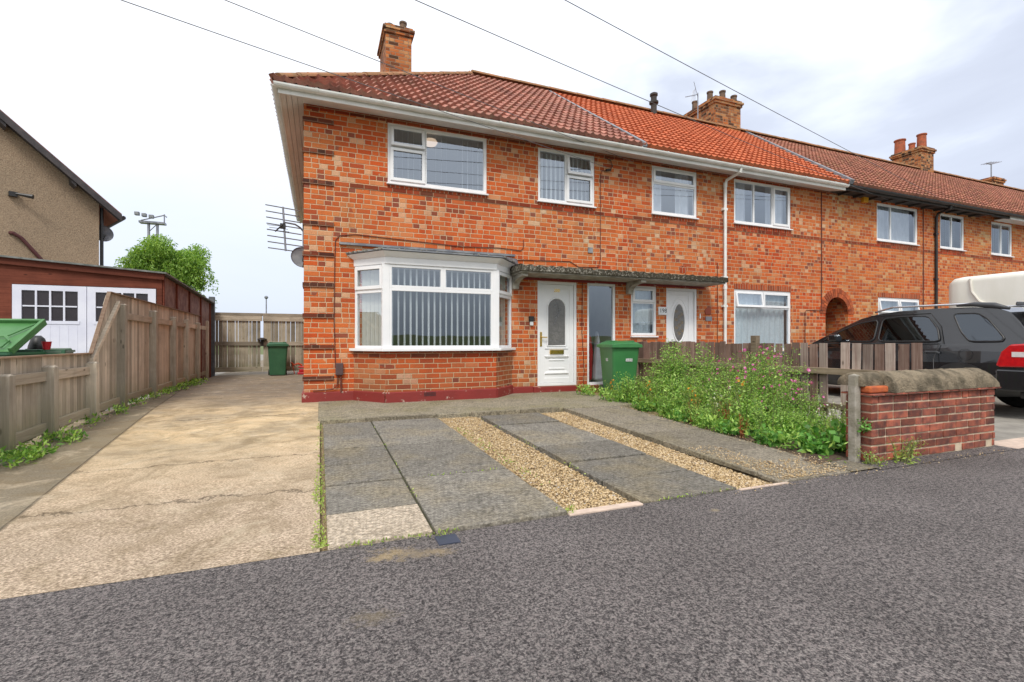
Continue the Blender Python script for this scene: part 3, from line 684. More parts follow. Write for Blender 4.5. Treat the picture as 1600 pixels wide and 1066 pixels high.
def gutter(parent, x0, x1, mat, fascia_mat, Y=8.03, Z=4.985, ends=True):
    b = MB(); n = 8; vs = []
    prof = [(Y-.002+.06*math.cos(R(180+180*k/n)), Z+.06*math.sin(R(180+180*k/n))) for k in range(n+1)]
    prof2 = [(y*1+0, z) for y, z in prof]
    inner = [(Y-.002+.052*math.cos(R(180+180*k/n)), Z+.052*math.sin(R(180+180*k/n))) for k in range(n, -1, -1)]
    pts = prof+inner
    m = len(pts); vs = [(x0, y, z) for y, z in pts]+[(x1, y, z) for y, z in pts]
    b.add(vs, [(i, (i+1) % m, (i+1) % m+m, i+m) for i in range(m)])
    # brackets / unions
    x = x0+.6
    while x < x1:
        vs = []; bp = [(Y-.002+.066*math.cos(R(180+180*k/n)), Z+.066*math.sin(R(180+180*k/n))+.004) for k in range(n+1)]
        b.add([(x-.02, y, z) for y, z in bp]+[(x+.02, y, z) for y, z in bp], [(i, i+1, i+n+2, i+n+1) for i in range(n)])
        x += 1.0
    return b.build('gutter', mat, parent, smooth=False)
def chimney(parent_roof, x0, x1, y0, y1, z0, z1, pots, pot_mat='pot_grey', mat='brick_chim', cap=.22):
    b = MB(); b.box(x0, x1, y0, y1, z0, z1-cap)
    b.box(x0-.04, x1+.04, y0-.04, y1+.04, z1-cap, z1-cap+.085); b.box(x0-.075, x1+.075, y0-.075, y1+.075, z1-cap+.085, z1-.06)
    b.box(x0-.03, x1+.03, y0-.03, y1+.03, z1-.06, z1)
    c = b.build('chimney', mat, parent_roof, bevel=.008)
    # a chimney is a part of the roof: pots are joined to a single mesh per stack so that depth stays thing > roof > chimney
    p = MB()
    for (px, py, h, rr) in pots:
        p.lathe((px, py, z1-.03), [(rr*1.15, 0), (rr*1.1, .05), (rr, .06), (rr*.92, h-.05), (rr*1.08, h-.045), (rr*1.08, h), (rr*.75, h), (rr*.7, h-.1)], 14)
    me = p.mesh('pots'); o2 = p.build('chimney_pots', pot_mat, parent_roof)
    return c

# ---------------- house 1 (end of terrace)
H1 = thing('terrace_house', 'end terrace brick house with white bay window and hipped weathered roof', 'house', (-.24, FY, 0), 'terraced houses in the brick row')
W1, W2 = (1.08, 2.87, 3.84, 4.87), (3.91, 5.17, 3.84, 4.87)
D1, SL = (3.9, 4.76, .25, 2.29), (5.0, 5.67, .24, 2.3)
BAYH = (.7, 3.2, .95, 2.45)
b = MB(); wall_front(b, -.24, 6.0, 0, 5.1, [W1, W2, D1, SL, BAYH])
b.add([(-.24, FY, 0), (-.24, 16.4, 0), (-.24, 16.4, 5.1), (-.24, FY, 5.1)], [(0, 1, 2, 3)])
b.add([(-.24, 16.4, 0), (6, 16.4, 0), (6, 16.4, 5.1), (-.24, 16.4, 5.1)], [(0, 1, 2, 3)])
b.build('wall', 'brick', H1)
for z in (4.7, 4.2, 3.7, 3.03, 2.53, 2.03, 1.53, 1.02, .51):
    b = MB(); b.box(-.258, .215, FY-.02, FY+.4, z-.037, z+.037); b.build('quoin_band', 'brick_dark', H1, bevel=.003)
def course(parent, spans, mat='brick_red', z0=3.672, z1=3.748, name='string_course'):
    for a, c in spans:
        b = MB(); b.box(a, c, FY-.006, FY+.02, z0, z1); b.build(name, mat, parent)
course(H1, [(.47, 5.999)])
course(H1, [(1.08, 2.87), (3.91, 5.17)], 'brick_soldier', 3.755, 3.835, 'brick_sill')
b = MB(); b.box(-.2, 5.99, FY-.004, FY+.02, 4.875, 4.95); b.build('head_course', 'brick_red', H1)
b = MB()
def plinth_seg(b, p, q_, z1, t=.03):
    p, q_ = Vector((*p, 0)), Vector((*q_, 0)); d_ = (q_-p).normalized(); n = Vector((d_.y, -d_.x, 0))
    b.hexa([(p+n*t)[:2]+(0,), (q_+n*t)[:2]+(0,), q_[:2]+(0,), p[:2]+(0,)], [(p+n*t)[:2]+(z1,), (q_+n*t)[:2]+(z1,), (q_)[:2]+(z1+.01,), p[:2]+(z1+.01,)])
plinth_seg(b, (-.26, FY), (.53, FY), .285); plinth_seg(b, (3.37, FY), (3.8, FY), .25); plinth_seg(b, (3.8, FY), (5.98, FY), .24, .05)
b.box(-.27, -.24, FY-.03, 16.4, 0, .285)
b.build('plinth', 'plinth', H1, bevel=.008)
window(H1, *W1, [(0, .36, .62, 1, 2), (0, .36, 0, .62, 1), (.36, 1, 0, 1, 0)], inside='blind')
window(H1, *W2, [(0, .49, 0, 1, 0), (.49, 1, .57, 1, 2), (.49, 1, 0, .57, 1)], inside='blind')
# bay window
BP = [(.53, FY), (.98, 7.96), (2.87, 7.96), (3.37, FY)]
b = MB(); n_ = len(BP)
for (x0, y0), (x1, y1) in zip(BP, BP[1:]):
    b.add([(x0, y0, 0), (x1, y1, 0), (x1, y1, .98), (x0, y0, .98)], [(0, 1, 2, 3)])
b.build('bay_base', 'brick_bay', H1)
b = MB(); 
for p, q_ in zip(BP, BP[1:]): plinth_seg(b, p, q_, .29, .03)
b.build('bay_plinth', 'plinth', H1, bevel=.008)
b = MB()
for p, q_ in zip(BP, BP[1:]):
    p_, q2 = Vector((*p, 0)), Vector((*q_, 0)); d_ = (q2-p_).normalized(); n = Vector((d_.y, -d_.x, 0))*.008
    b.hexa([(p_+n)[:2]+(.86,), (q2+n)[:2]+(.86,), q2[:2]+(.86,), p_[:2]+(.86,)], [(p_+n)[:2]+(.955,), (q2+n)[:2]+(.955,), q2[:2]+(.955,), p_[:2]+(.955,)])
b.build('bay_brick_sill', 'brick_red', H1)
def face_frame(mb, gl, p, q_, z0, z1, cells, t=.07):
    """window face between plan points p and q (outside is to the right of p->q)"""
    p, q_ = Vector((*p, 0)), Vector((*q_, 0)); L = (q_-p).length; d_ = (q_-p)/L; n = Vector((d_.y, -d_.x, 0))
    T = Matrix(((d_.x, -n.x, 0, p.x), (d_.y, -n.y, 0, p.y), (0, 0, 1, 0), (0, 0, 0, 1)))
    tmp = MB()
    for (a, b2, c, d2, op) in cells:
        ring(tmp, L*a, L*b2, z0+(z1-z0)*c, z0+(z1-z0)*d2, .045, 0, .07)
        i0, i1, k0, k1 = L*a+.045, L*b2-.045, z0+(z1-z0)*c+.045, z0+(z1-z0)*d2-.045
        if op: ring(tmp, i0-.03, i1+.03, k0-.03, k1+.03, .055, -.02, -.001); i0 += .026; i1 -= .026; k0 += .026; k1 -= .026
        g_ = [T @ Vector(v) for v in ((i0-.003, .02, k0-.003), (i1+.003, .02, k0-.003), (i1+.003, .02, k1+.003), (i0-.003, .02, k1+.003))]
        gl.add(g_, [(0, 1, 2, 3)])
    mb.add([T @ Vector(v) for v in tmp.v], tmp.f, .5)
b = MB(); gl = MB()
fp = [(.545, FY-.01), (.985, 7.95), (2.865, 7.95), (3.355, FY-.01)]
def ins(p, q_, a, b2):
    p, q_ = Vector(p), Vector(q_); L = (q_-p).length; d_ = (q_-p)/L; return tuple(p+d_*a), tuple(q_-d_*b2)
s1 = ins(fp[0], fp[1], 0, .05); face_frame(b, gl, *s1, 1.0, 2.36, [(0, 1, 0, .7, 0), (0, 1, .7, 1, 1)])
s2 = ins(fp[1], fp[2], .05, .05); face_frame(b, gl, *s2, 1.0, 2.36, [(0, 1, 0, .72, 0), (0, .5, .72, 1, 0), (.5, 1, .72, 1, 0)])
s3 = ins(fp[2], fp[3], .05, 0); face_frame(b, gl, *s3, 1.0, 2.36, [(0, 1, 0, .7, 0), (0, 1, .7, 1, 1)])
for c in (fp[1], fp[2]):   # corner posts
    sx_ = 1 if c[0] > 2 else -1
    b.prism([(c[0]-.055, c[1]-.006), (c[0]+.055, c[1]-.006), (c[0]+.055 if sx_ < 0 else c[0]+.062, c[1]+.06), (c[0]-.055 if sx_ > 0 else c[0]-.062, c[1]+.06)], 1.0, 2.36, .5, 'z')
bay = b.build('bay_window', 'upvc', H1, bevel=.003)
gl.build('pane', 'glass', bay)
b = MB()
so_ = [(.45, FY-.0), (.93, 7.87), (2.93, 7.87), (3.45, FY-.0)]; b.prism(so_, .955, .998, .5, 'z'); b.build('sill', 'upvc', bay, bevel=.006)
def offs(pts, k): return [(pts[0][0]-k*.9, FY), (pts[1][0]-k*.45, pts[1][1]-k), (pts[2][0]+k*.45, pts[2][1]-k), (pts[3][0]+k*.9, FY)]
b = MB(); b.prism(offs(fp, .02), 2.362, 2.47, .5, 'z')
lo, hi = offs(fp, .02), offs(fp, .14); vs = [(x, y, 2.47) for x, y in lo]+[(x, y, 2.55) for x, y in hi]
b.add(vs, [(0, 1, 5, 4), (1, 2, 6, 5), (2, 3, 7, 6), (4, 5, 6, 7)], .5)
b.build('bay_fascia', 'upvc', H1, bevel=.004)
b = MB(); ro = offs(fp, .16); ri = [(.45, FY), (1.1, FY), (2.75, FY), (3.45, FY)]
b.add([(x, y, 2.56) for x, y in ro]+[(x, y, 2.585) for x, y in ro]+[(.42, FY+.01, 2.68), (1.0, FY+.01, 2.70), (2.85, FY+.01, 2.70), (3.48, FY+.01, 2.68)],
      [(0, 1, 5, 4), (1, 2, 6, 5), (2, 3, 7, 6), (4, 5, 9, 8), (5, 6, 10, 9), (6, 7, 11, 10), (0, 1, 2, 3)])
b.build('bay_roof', 'lead', H1)
b = MB(); 
for k in range(70):      # mossy rough mortar edge along the flat bay roof
    t = k/69; i = min(2, int(t*3)); ff = t*3-i; p = Vector(ro[i]).lerp(Vector(ro[i+1]), ff)
    s_ = rng.uniform(.012, .03); b.lathe((p.x, p.y+.02, 2.575), [(s_*.6, -.012), (s_, 0), (s_*.5, s_*.8)], 6)
b.build('bay_roof_crust', 'canopy', H1)
b = MB(); b.box(.3, 3.42, FY-.05, FY+.01, 2.715, 2.75); b.build('lead_flashing', 'lead', H1)
blinds(bay, 1.05, 2.85, 1.03, 2.34, 8.06, .1, 35, .04)
for (xa, ya, xb, yb) in ((.66, 8.46, 1.03, 8.09), (2.82, 8.09, 3.24, 8.46)):
    b = MB()
    for k in range(6):
        t0, t1 = k/6, (k+.98)/6; jx = .008*(k % 2)
        b.add([(xa+(xb-xa)*t0, ya+(yb-ya)*t0+jx, 1.03), (xa+(xb-xa)*t1, ya+(yb-ya)*t1+jx+.012, 1.03), (xa+(xb-xa)*t1, ya+(yb-ya)*t1+jx+.012, 2.34), (xa+(xb-xa)*t0, ya+(yb-ya)*t0+jx, 2.34)], [(0, 1, 2, 3)])
    b.build('side_blind', simple('cream_blind', (.66, .64, .55), (.6, .58, .5), 4, .8), bay)
room(bay, .7, 3.2, 1.0, 2.4, FY+.12, 3.0, .3)
# pendant lamp shade seen in bedroom window
b = MB(); b.lathe((1.86, FY+.2, 4.72), [(.02, -.07), (.1, -.05), (.13, 0), (.1, .04), (.02, .06)], 20)
q = NT('lit_shade'); em = q.n('ShaderNodeEmission', {'Color': (1, .72, .5), 'Strength': .5}).outputs[0]; q.t.links.new(em, q.o.inputs[0]); M['lit'] = q.m
b.build('lamp_shade', 'lit', H1)
# front door with arched glass
def door(parent, x0, x1, z0, z1, arched, Y=FY):
    b = MB(); y = Y+.03
    ring(b, x0, x1, z0, z1, .055, y-.02, y+.06)
    b.box(x0+.055, x1-.055, y+.012, y+.05, z0+.055, z1-.055, .5)
    b2 = b
    fr = b.build('door', 'upvc', parent, bevel=.005)
    b = MB(); cx = (x0+x1)/2-(.0 if arched else .05)
    ring(b, x0+.06, x1-.06 if arched else x1-.12, z0+.06, z1-.06, .09, y-.0, y+.012)
    if arched:
        za, zb, hw = z0+.78, z0+1.52, .2
        arc = [(cx+hw*math.cos(R(a)), zb+hw*math.sin(R(a))) for a in range(0, 181, 12)]
        op = [(cx-hw, za)]+[(cx+hw, za)]+arc; pts = [(cx+hw, za)]+arc+[(cx-hw, za)]
        def tubepath(pts, r, cl=True): b.tube([(x, y+.008, z) for x, z in pts+([pts[0]] if cl else [])], r, 6, .5)
        tubepath(pts, .018)
        g_ = MB(); g_.add([(x, y+.004, z) for x, z in pts], [tuple(range(len(pts)))])
        for zc, hh in ((z0+.53, .0), (z0+.2, .0)): pass
        for (w_, za_, zb_) in ((.3, .28, .53),):
            b.hexa([(cx-.26, y-.012, z0+.24), (cx+.26, y-.012, z0+.24), (cx+.26, y+.012, z0+.22), (cx-.26, y+.012, z0+.22)], [(cx-.22, y+.0, z0+.28), (cx+.22, y+.0, z0+.28), (cx+.22, y+.012, z0+.29), (cx-.22, y+.012, z0+.29)], .5)
            b.hexa([(cx-.22, y-.002, z0+.545), (cx+.22, y-.002, z0+.545), (cx+.22, y+.012, z0+.545), (cx-.22, y+.012, z0+.545)], [(cx-.26, y-.016, z0+.58), (cx+.26, y-.016, z0+.58), (cx+.26, y+.012, z0+.585), (cx-.26, y+.012, z0+.585)], .5)
            b.box(cx-.17, cx+.17, y-.0, y+.012, z0+.32, z0+.345, .5); b.box(cx-.17, cx+.17, y-.0, y+.012, z0+.49, z0+.51, .5)
        b.box(cx-.25, cx+.25, y-.002, y+.012, z0+.72, z0+.75, .5)
    else:
        zc = z0+1.28; el = [(cx+.17*math.cos(R(a)), zc+.42*math.sin(R(a))) for a in range(0, 360, 12)]
        b.tube([(x, y+.008, z) for x, z in el+[el[0]]], .02, 6, .5)
        el2 = [(cx+.25*math.cos(R(a)), zc+.52*math.sin(R(a))) for a in range(20, 161, 10)]
        b.tube([(x, y+.012, z) for x, z in el2], .01, 6, .5)
        g_ = MB(); g_.add([(x, y+.004, z) for x, z in el], [tuple(range(len(el)))])
    b.build('panel_moulding', 'upvc', fr, bevel=.003)
    g_.build('door_glass', 'obscure', fr)
    return fr, cx, y
d1, cx, y = door(H1, *D1, True)
b = MB(); b.box(3.965, 4.005, y-.012, y+.0, 1.02, 1.3); b.tube([(3.985, y-.01, 1.2), (3.985, y-.05, 1.2), (4.1, y-.05, 1.195)], .011, 8); b.build('door_handle', 'gold', d1, bevel=.003)
b = MB(); ring(b, cx-.15, cx+.15, .87, .95, .014, y-.014, y+.01); b.box(cx-.134, cx+.134, y-.008, y+.01, .886, .934); b.build('letterbox', 'gold', d1)
text('200', .085, 'gold', d1, 'door_number', (cx, y-.002, 2.115), FRONT)
b = MB()   # leaded rose tracery on the door glass
for (sx1, sz1, rr) in ((-.03, 1.62, .06), (.03, 1.5, .05), (-.02, 1.4, .045)):
    b.tube([(cx+sx1+rr*math.cos(t*.5)*(1-t/16), y-.0, .2+sz1+rr*math.sin(t*.5)*(1-t/16)) for t in range(14)], .004, 5)
b.tube([(cx-.06, y, 1.45), (cx, y, 1.6), (cx+.07, y, 1.72), (cx-.03, y, 1.95)], .004, 5)
b.build('leaded_pattern', 'lead', d1)
b = MB(); b.box(3.93, 4.73, FY-.03, FY+.02, .235, .255); b.build('threshold', 'wood_cap', d1)
# tall side light
b = MB(); ring(b, *SL[:2], SL[2], SL[3], .05, FY+.015, FY+.08); sd = b.build('window', 'upvc', H1, bevel=.003)
b = MB(); b.add([(5.045, FY+.05, .285), (5.625, FY+.05, .285), (5.625, FY+.05, 2.255), (5.045, FY+.05, 2.255)], [(0, 1, 2, 3)]); b.build('pane', 'glass', sd)
b = MB(); b.box(4.98, 5.69, FY-.04, FY+.02, .2, .245); b.build('sill', 'upvc', sd, bevel=.004)
room(sd, 4.95, 5.72, .25, 2.3, FY+.12, 1.6, .0)
b = MB(); b.prism([(5.1, .3), (5.3, .3), (5.33, .9), (5.28, 1.25), (5.16, 1.25), (5.08, .9)], FY+.3, FY+.42); b.build('hung_coat', 'redp', sd, bevel=.04)
b = MB(); b.prism([(5.34, .3), (5.55, .3), (5.5, 1.0), (5.42, 1.35), (5.38, 1.0)], FY+.25, FY+.4); b.build('pale_bag', 'curtain', sd, bevel=.04)
# roof of house 1
b = MB(); tiles(b, -.64, 6.06, .155, 17)
HX = -.64
cutn = Vector((-1, 1, 0)).normalized()
rf = roof_obj(b, 'roof', 'tile_a', H1, [((HX, EY, 0), Vector((-1, 1, 0)).normalized()), ((6.05, 0, 0), (1, 0, 0))])
# hip slope on the left side (rotate the same kind of slope)
b = MB(); tiles(b, -17, -EY, .155, 17)
b.v = [(HX+(y-EY), -x, z) for x, y, z in b.v]
apexx = HX+(RY-EY)
roof_obj(b, 'hip_slope', 'tile_a', H1, [((HX, EY, 0), Vector((1, -1, 0)).normalized()), ((HX, 2*RY-EY, 0), Vector((1, 1, 0)).normalized())])
b = MB(); b.add([(HX, 2*RY-EY, EZ), (6.05, 2*RY-EY, EZ), (6.05, RY, RZ), (apexx, RY, RZ)], [(0, 1, 2, 3)]); b.build('rear_slope', 'tile_a', H1)
ridge_tiles(H1, (HX+.05, EY+.05, EZ+.05), (apexx, RY, RZ+.04), .1); ridge_tiles(H1, (apexx, RY, RZ+.05), (6.05, RY, RZ+.05))
ridge_tiles(H1, (HX, 2*RY-EY, EZ+.05), (apexx, RY, RZ+.04))
b = MB(); b.box(-.56, 6.0, 8.06, 8.085, 4.86, 5.01); b.build('fascia', 'soffit', H1)
b = MB(); b.box(-.585, -.56, 8.06, 16.7, 4.86, 5.01); b.build('fascia', 'soffit', H1)
def soffit(parent, x0, x1):
    b = MB(); b.hexa([(x0, 8.085, 4.868), (x1, 8.085, 4.868), (x1, FY+.02, 4.955), (x0, FY+.02, 4.955)], [(x0, 8.085, 4.89), (x1, 8.085, 4.89), (x1, FY+.02, 4.975), (x0, FY+.02, 4.975)]); return b.build('soffit', 'soffit', parent)
soffit(H1, -.25, 6.0)
b = MB()
for k in range(4): 
    za, zb = 4.868+.02*k, 4.868+.02*(k+1)
    b.hexa([(-.56+.08*k, 8.085, za), (-.56+.08*(k+1)-.006, 8.085, zb), (-.56+.08*(k+1)-.006, 16.7, zb), (-.56+.08*k, 16.7, za)], [(-.56+.08*k, 8.085, za+.02), (-.56+.08*(k+1)-.006, 8.085, zb+.02), (-.56+.08*(k+1)-.006, 16.7, zb+.02), (-.56+.08*k, 16.7, za+.02)])
b.box(-.57, -.24, 8.09, 16.7, 4.99, 4.995)
b.build('side_soffit', 'soffit', H1)
gutter(H1, -.64, 6.0, 'gutter_w', None)
b = MB()  # side gutter
n = 8; prof = [(-.63+.055*math.cos(R(180+180*k/n)), 4.985+.055*math.sin(R(180+180*k/n))) for k in range(n+1)]+[(-.63+.047*math.cos(R(360-180*k/n)), 4.985+.047*math.sin(R(360-180*k/n))) for k in range(n+1)]
b.prism(prof, 8.0, 16.75); b.build('side_gutter', 'gutter_w', H1)
chimney(rf, 1.52, 2.16, 12.3, 13.5, 6.0, 9.02, [(1.68, 12.75, .3, .09), (1.98, 12.5, .27, .09)])
b = MB(); b.box(6.0-.03, 6.0+.05, EY-.02, EY, EZ-.02, EZ+.07)
b.hexa([(5.98, EY-.03, EZ-.01), (6.08, EY-.03, EZ-.01), (6.08, RY, RZ-.01), (5.98, RY, RZ-.01)], [(5.98, EY-.03, EZ+.075), (6.08, EY-.03, EZ+.075), (6.08, RY, RZ+.075), (5.98, RY, RZ+.075)])
b.build('mortar_verge', 'lead', H1)

# ---------------- house 2
H2 = thing('terrace_house', 'mid terrace brick house with new bright orange tiles and white door 198', 'house', (6.0, FY, 0), 'terraced houses in the brick row')
W3, W4 = (6.58, 7.8, 3.86, 4.88), (8.89, 10.72, 3.87, 4.88)
G3, D2, G4 = (6.05, 6.7, 1.24, 2.29), (6.96, 7.8, .25, 2.28), (8.89, 10.72, .9, 2.33)
PX0, PX1, PZ = 11.95, 12.81, 1.83
b = MB(); wall_front(b, 6.0, 12.38, 0, 5.1, [W3, W4, G3, D2, G4, (PX0, 12.38, 0, 2.26)], skip=[(PX0, 12.38, 0, 2.26)])
def spandrel(b, x0, x1, cx, cz, rad, ztop, Y=FY):
    n = 10
    for i in range(n):
        xa, xb = x0+(x1-x0)*i/n, x0+(x1-x0)*(i+1)/n
        f = lambda x: cz+math.sqrt(max(0, rad*rad-(x-cx)**2))
        b.add([(xa, Y, f(xa)), (xb, Y, f(xb)), (xb, Y, ztop), (xa, Y, ztop)], [(0, 1, 2, 3)])
spandrel(b, PX0, 12.38, 12.38, PZ, .43, 2.26)
b.add([(6, 16.4, 0), (12.38, 16.4, 0), (12.38, 16.4, 5.1), (6, 16.4, 5.1)], [(0, 1, 2, 3)])
b.add([(PX0, FY, 0), (PX0, 16.4, 0), (PX0, 16.4, 2.3), (PX0, FY, 2.3)], [(0, 1, 2, 3)])
b.build('wall', 'brick2', H2)
course(H2, [(6.001, 12.379)]); course(H2, [W3[:2], W4[:2]], 'brick_soldier', 3.755, 3.855, 'brick_sill')
course(H2, [G4[:2]], 'brick_soldier', 2.335, 2.46, 'brick_lintel')
course(H2, [(6.001, 12.379)], 'brick_red', 4.885, 4.955, 'head_course')
b = MB(); b.box(6.0, 11.9, FY-.03, FY+.01, 0, .24); b.build('plinth', 'plinth', H2)
window(H2, *W3, [(0, 1, .66, 1, 1), (0, 1, 0, .66, 0)], inside='curtains')
window(H2, *W4, [(0, .34, 0, 1, 0), (.34, .68, 0, 1, 0), (.68, 1, 0, 1, 1)], inside='curtains')
window(H2, *G3, [(0, 1, .68, 1, 1), (0, 1, 0, .68, 0)], inside='lace')
window(H2, *G4, [(0, .5, .72, 1, 2), (.5, 1, .72, 1, 1), (0, 1, 0, .72, 0)], inside='lace')
d2, cx2, y2 = door(H2, *D2, False)
b = MB()
for t in range(9): b.tube([(cx2+.09*math.sin(t*2.1)+.03*math.cos(a), y2, 1.3+t*.06+.03*math.sin(a)) for a in np.linspace(0, 6.28, 8)], .003, 4)
b.build('leaded_pattern', 'gold', d2)
b = MB(); tiles(b, 6.0, 13.6, .155, 17, .026)
CA, CB = Vector((12.15, EY, 0)), Vector((13.5, RY, 0)); cn = Vector(((CB-CA).y, -(CB-CA).x, 0)).normalized()
r2 = roof_obj(b, 'roof', 'tile_b', H2, [((6.09, 0, 0), (-1, 0, 0)), (CA, cn)])
b = MB(); b.add([(6.05, 2*RY-EY, EZ), (12.4, 2*RY-EY, EZ), (13.5, RY, RZ), (6.05, RY, RZ)], [(0, 1, 2, 3)]); b.build('rear_slope', 'tile_b', H2)
ridge_tiles(H2, (6.05, RY, RZ+.05), (13.5, RY, RZ+.05))
b = MB(); s_ = Vector((.07, 0, 0)); A_, B_ = CA+Vector((0, -.03, EZ-.02)), CB+Vector((0, 0, RZ-.02)); u_ = Vector((0, -.06, .09))
b.hexa([A_-s_, A_+s_, B_+s_, B_-s_], [A_-s_+u_, A_+s_+u_, B_+s_+u_, B_-s_+u_]); b.build('lead_verge', 'lead', H2)
b = MB(); b.box(6.0, 12.1, 8.06, 8.085, 4.86, 5.01); b.build('fascia', 'soffit', H2)
soffit(H2, 6.0, 12.1)
gutter(H2, 6.0, 12.12, 'gutter_w', None)
chimney(r2, 12.1, 13.2, 12.3, 13.75, 7.0, 9.22, [(12.25, 13.4, .36, .1), (12.3, 12.75, .4, .1), (12.6, 12.5, .36, .1), (12.95, 12.75, .2, .09), (13.05, 12.45, .26, .1)])
b = MB(); b.tube([(8.62, 8.02, 4.95), (8.62, 8.03, 4.86), (8.58, 8.38, 4.78), (8.56, 8.41, 4.7), (8.56, 8.41, .3)], .034, 10)
for z in (4.1, 2.55, 1.9): b.box(8.5, 8.62, 8.39, 8.47, z, z+.05)
b.tube([(8.56, 8.41, 2.3), (8.56, 8.41, 2.38)], .042, 10); b.tube([(8.56, 8.41, 4.62), (8.56, 8.41, 4.72)], .042, 10)
b.build('downpipe', 'gutter_w', H2, smooth=False)
# passage arch ring (belongs half to each house: built on house 2)
b = MB()
nb = 22
for i in range(nb):
    a0, a1 = R(180*i/nb+.6), R(180*(i+1)/nb-.6)
    for r0, r1 in ((.43, .535), (.545, .65)):
        pts = [(12.38+r_*math.cos(a), PZ+r_*math.sin(a)) for r_, a in ((r0, a0), (r1, a0), (r1, a1), (r0, a1))]
        b.prism(pts, FY-.012, FY+.1)
b.build('arch_ring', simple('arch_brick', (.42, .1, .03), (.3, .06, .02), 9, .9, .004, rv=.45), H2)
b = MB(); b.lathe((9.55, 12.2, 8.1), [(.09, 0), (.09, .3), (.14, .34), (.14, .4), (.09, .42), (.09, .55), (.12, .58), (.12, .64), (.05, .68)], 12); b.build('vent_pipe', 'blackwood', r2)

# ---------------- houses 3, 4, 5
H3 = thing('terrace_house', 'brick mid terrace house right of the arched passage with black gutter', 'house', (12.38, FY, 0), 'terraced houses in the brick row')
W5, W6, G5 = (13.96, 15.74, 3.86, 4.87), (16.8, 18.0, 3.86, 4.87), (14.01, 15.83, .95, 2.32)
b = MB(); wall_front(b, 12.38, 18.7, 0, 5.1, [W5, W6, G5, (12.38, PX1, 0, 2.26)], skip=[(12.38, PX1, 0, 2.26)])
spandrel(b, 12.38, PX1, 12.38, PZ, .43, 2.26)
b.add([(PX1, FY, 0), (PX1, 16.4, 0), (PX1, 16.4, 2.3), (PX1, FY, 2.3)], [(0, 1, 2, 3)])
b.add([(12.38, 16.4, 2.4), (18.7, 16.4, 2.4), (18.7, 16.4, 5.1), (12.38, 16.4, 5.1)], [(0, 1, 2, 3)])
b.add([(PX0, FY+.1, 2.3), (PX1, FY+.1, 2.3), (PX1, 16.4, 2.3), (PX0, 16.4, 2.3)], [(0, 1, 2, 3)])
b.add([(PX0, 16.38, 0), (PX1, 16.38, 0), (PX1, 16.38, 2.3), (PX0, 16.38, 2.3)], [(0, 1, 2, 3)])
b.build('wall', 'brick3', H3)
course(H3, [(12.381, 18.699)]); course(H3, [W5[:2], W6[:2]], 'brick_soldier', 3.755, 3.85, 'brick_sill'); course(H3, [G5[:2]], 'brick_soldier', 2.325, 2.45, 'brick_lintel')
window(H3, *W5, [(0, .34, 0, 1, 0), (.34, 1, 0, 1, 0)], inside='net')
window(H3, *W6, [(0, .5, 0, 1, 0), (.5, 1, 0, 1, 0)], inside='blind')
window(H3, *G5, [(0, .5, .7, 1, 2), (.5, 1, .7, 1, 2), (0, 1, 0, .7, 0)], inside='lace')
b = MB(); tiles(b, 12.0, 18.7, .16, 18, .024)
r3 = roof_obj(b, 'roof', 'tile_c', H3, [(CA+Vector((.12, 0, 0)), -cn), ((18.7, 0, 0), (1, 0, 0))])
b = MB(); b.add([(12.4, 2*RY-EY, EZ), (18.7, 2*RY-EY, EZ), (18.7, RY, RZ), (13.5, RY, RZ)], [(0, 1, 2, 3)]); b.build('rear_slope', 'tile_c', H3)
ridge_tiles(H3, (13.5, RY, RZ+.05), (18.7, RY, RZ+.05))
b = MB(); b.box(12.12, 18.7, 8.08, 8.11, 4.88, 5.01); b.box(12.12, 18.7, 8.11, FY+.02, 4.93, 4.95)
for k in range(11): b.box(12.4+.58*k, 12.45+.58*k, 8.11, FY, 4.88, 4.93)
b.build('eaves_board', 'blackwood', H3)
gutter(H3, 12.14, 18.7, 'black', None)
b = MB(); b.tube([(16.45, 8.03, 4.95), (16.45, 8.05, 4.86), (16.52, 8.38, 4.8), (16.52, 8.42, 4.7), (16.52, 8.42, .3)], .036, 10)
for z in (4.2, 2.9): b.box(16.46, 16.58, 8.39, 8.47, z, z+.05)
b.build('downpipe', 'black', H3)
H4 = thing('terrace_house', 'far brick terrace house whose roof carries the twin orange chimney pots', 'house', (18.7, FY, 0), 'terraced houses in the brick row')
W7, W8, W9 = (19.45, 20.64, 3.85, 4.87), (21.9, 23.6, 3.85, 4.87), (19.45, 21.2, .95, 2.3)
b = MB(); wall_front(b, 18.7, 25.1, 0, 5.1, [W7, W8, W9]); b.add([(18.7, 16.4, 0), (25.1, 16.4, 0), (25.1, 16.4, 5.1), (18.7, 16.4, 5.1)], [(0, 1, 2, 3)])
b.build('wall', 'brick3', H4); course(H4, [(18.701, 25.1)]); course(H4, [W7[:2]], 'brick_soldier', 3.755, 3.84, 'brick_sill')
window(H4, *W7, [(0, .5, 0, 1, 0), (.5, 1, 0, 1, 0)], inside='blind'); window(H4, *W8, [(0, .5, 0, 1, 0), (.5, 1, 0, 1, 0)], inside='net'); window(H4, *W9, [(0, .5, 0, 1, 0), (.5, 1, 0, 1, 0)], inside='net')
b = MB(); tiles(b, 18.7, 25.1, .16, 18, .024); r4 = roof_obj(b, 'roof', 'tile_c', H4)
b = MB(); b.add([(18.7, 2*RY-EY, EZ), (25.1, 2*RY-EY, EZ), (25.1, RY, RZ), (18.7, RY, RZ)], [(0, 1, 2, 3)]); b.build('rear_slope', 'tile_c', H4)
ridge_tiles(H4, (18.7, RY, RZ+.05), (25.1, RY, RZ+.05))
b = MB(); b.box(18.7, 19.6, 8.1, 8.13, 4.87, 5.0); b.build('eaves_board', 'blackwood', H4)
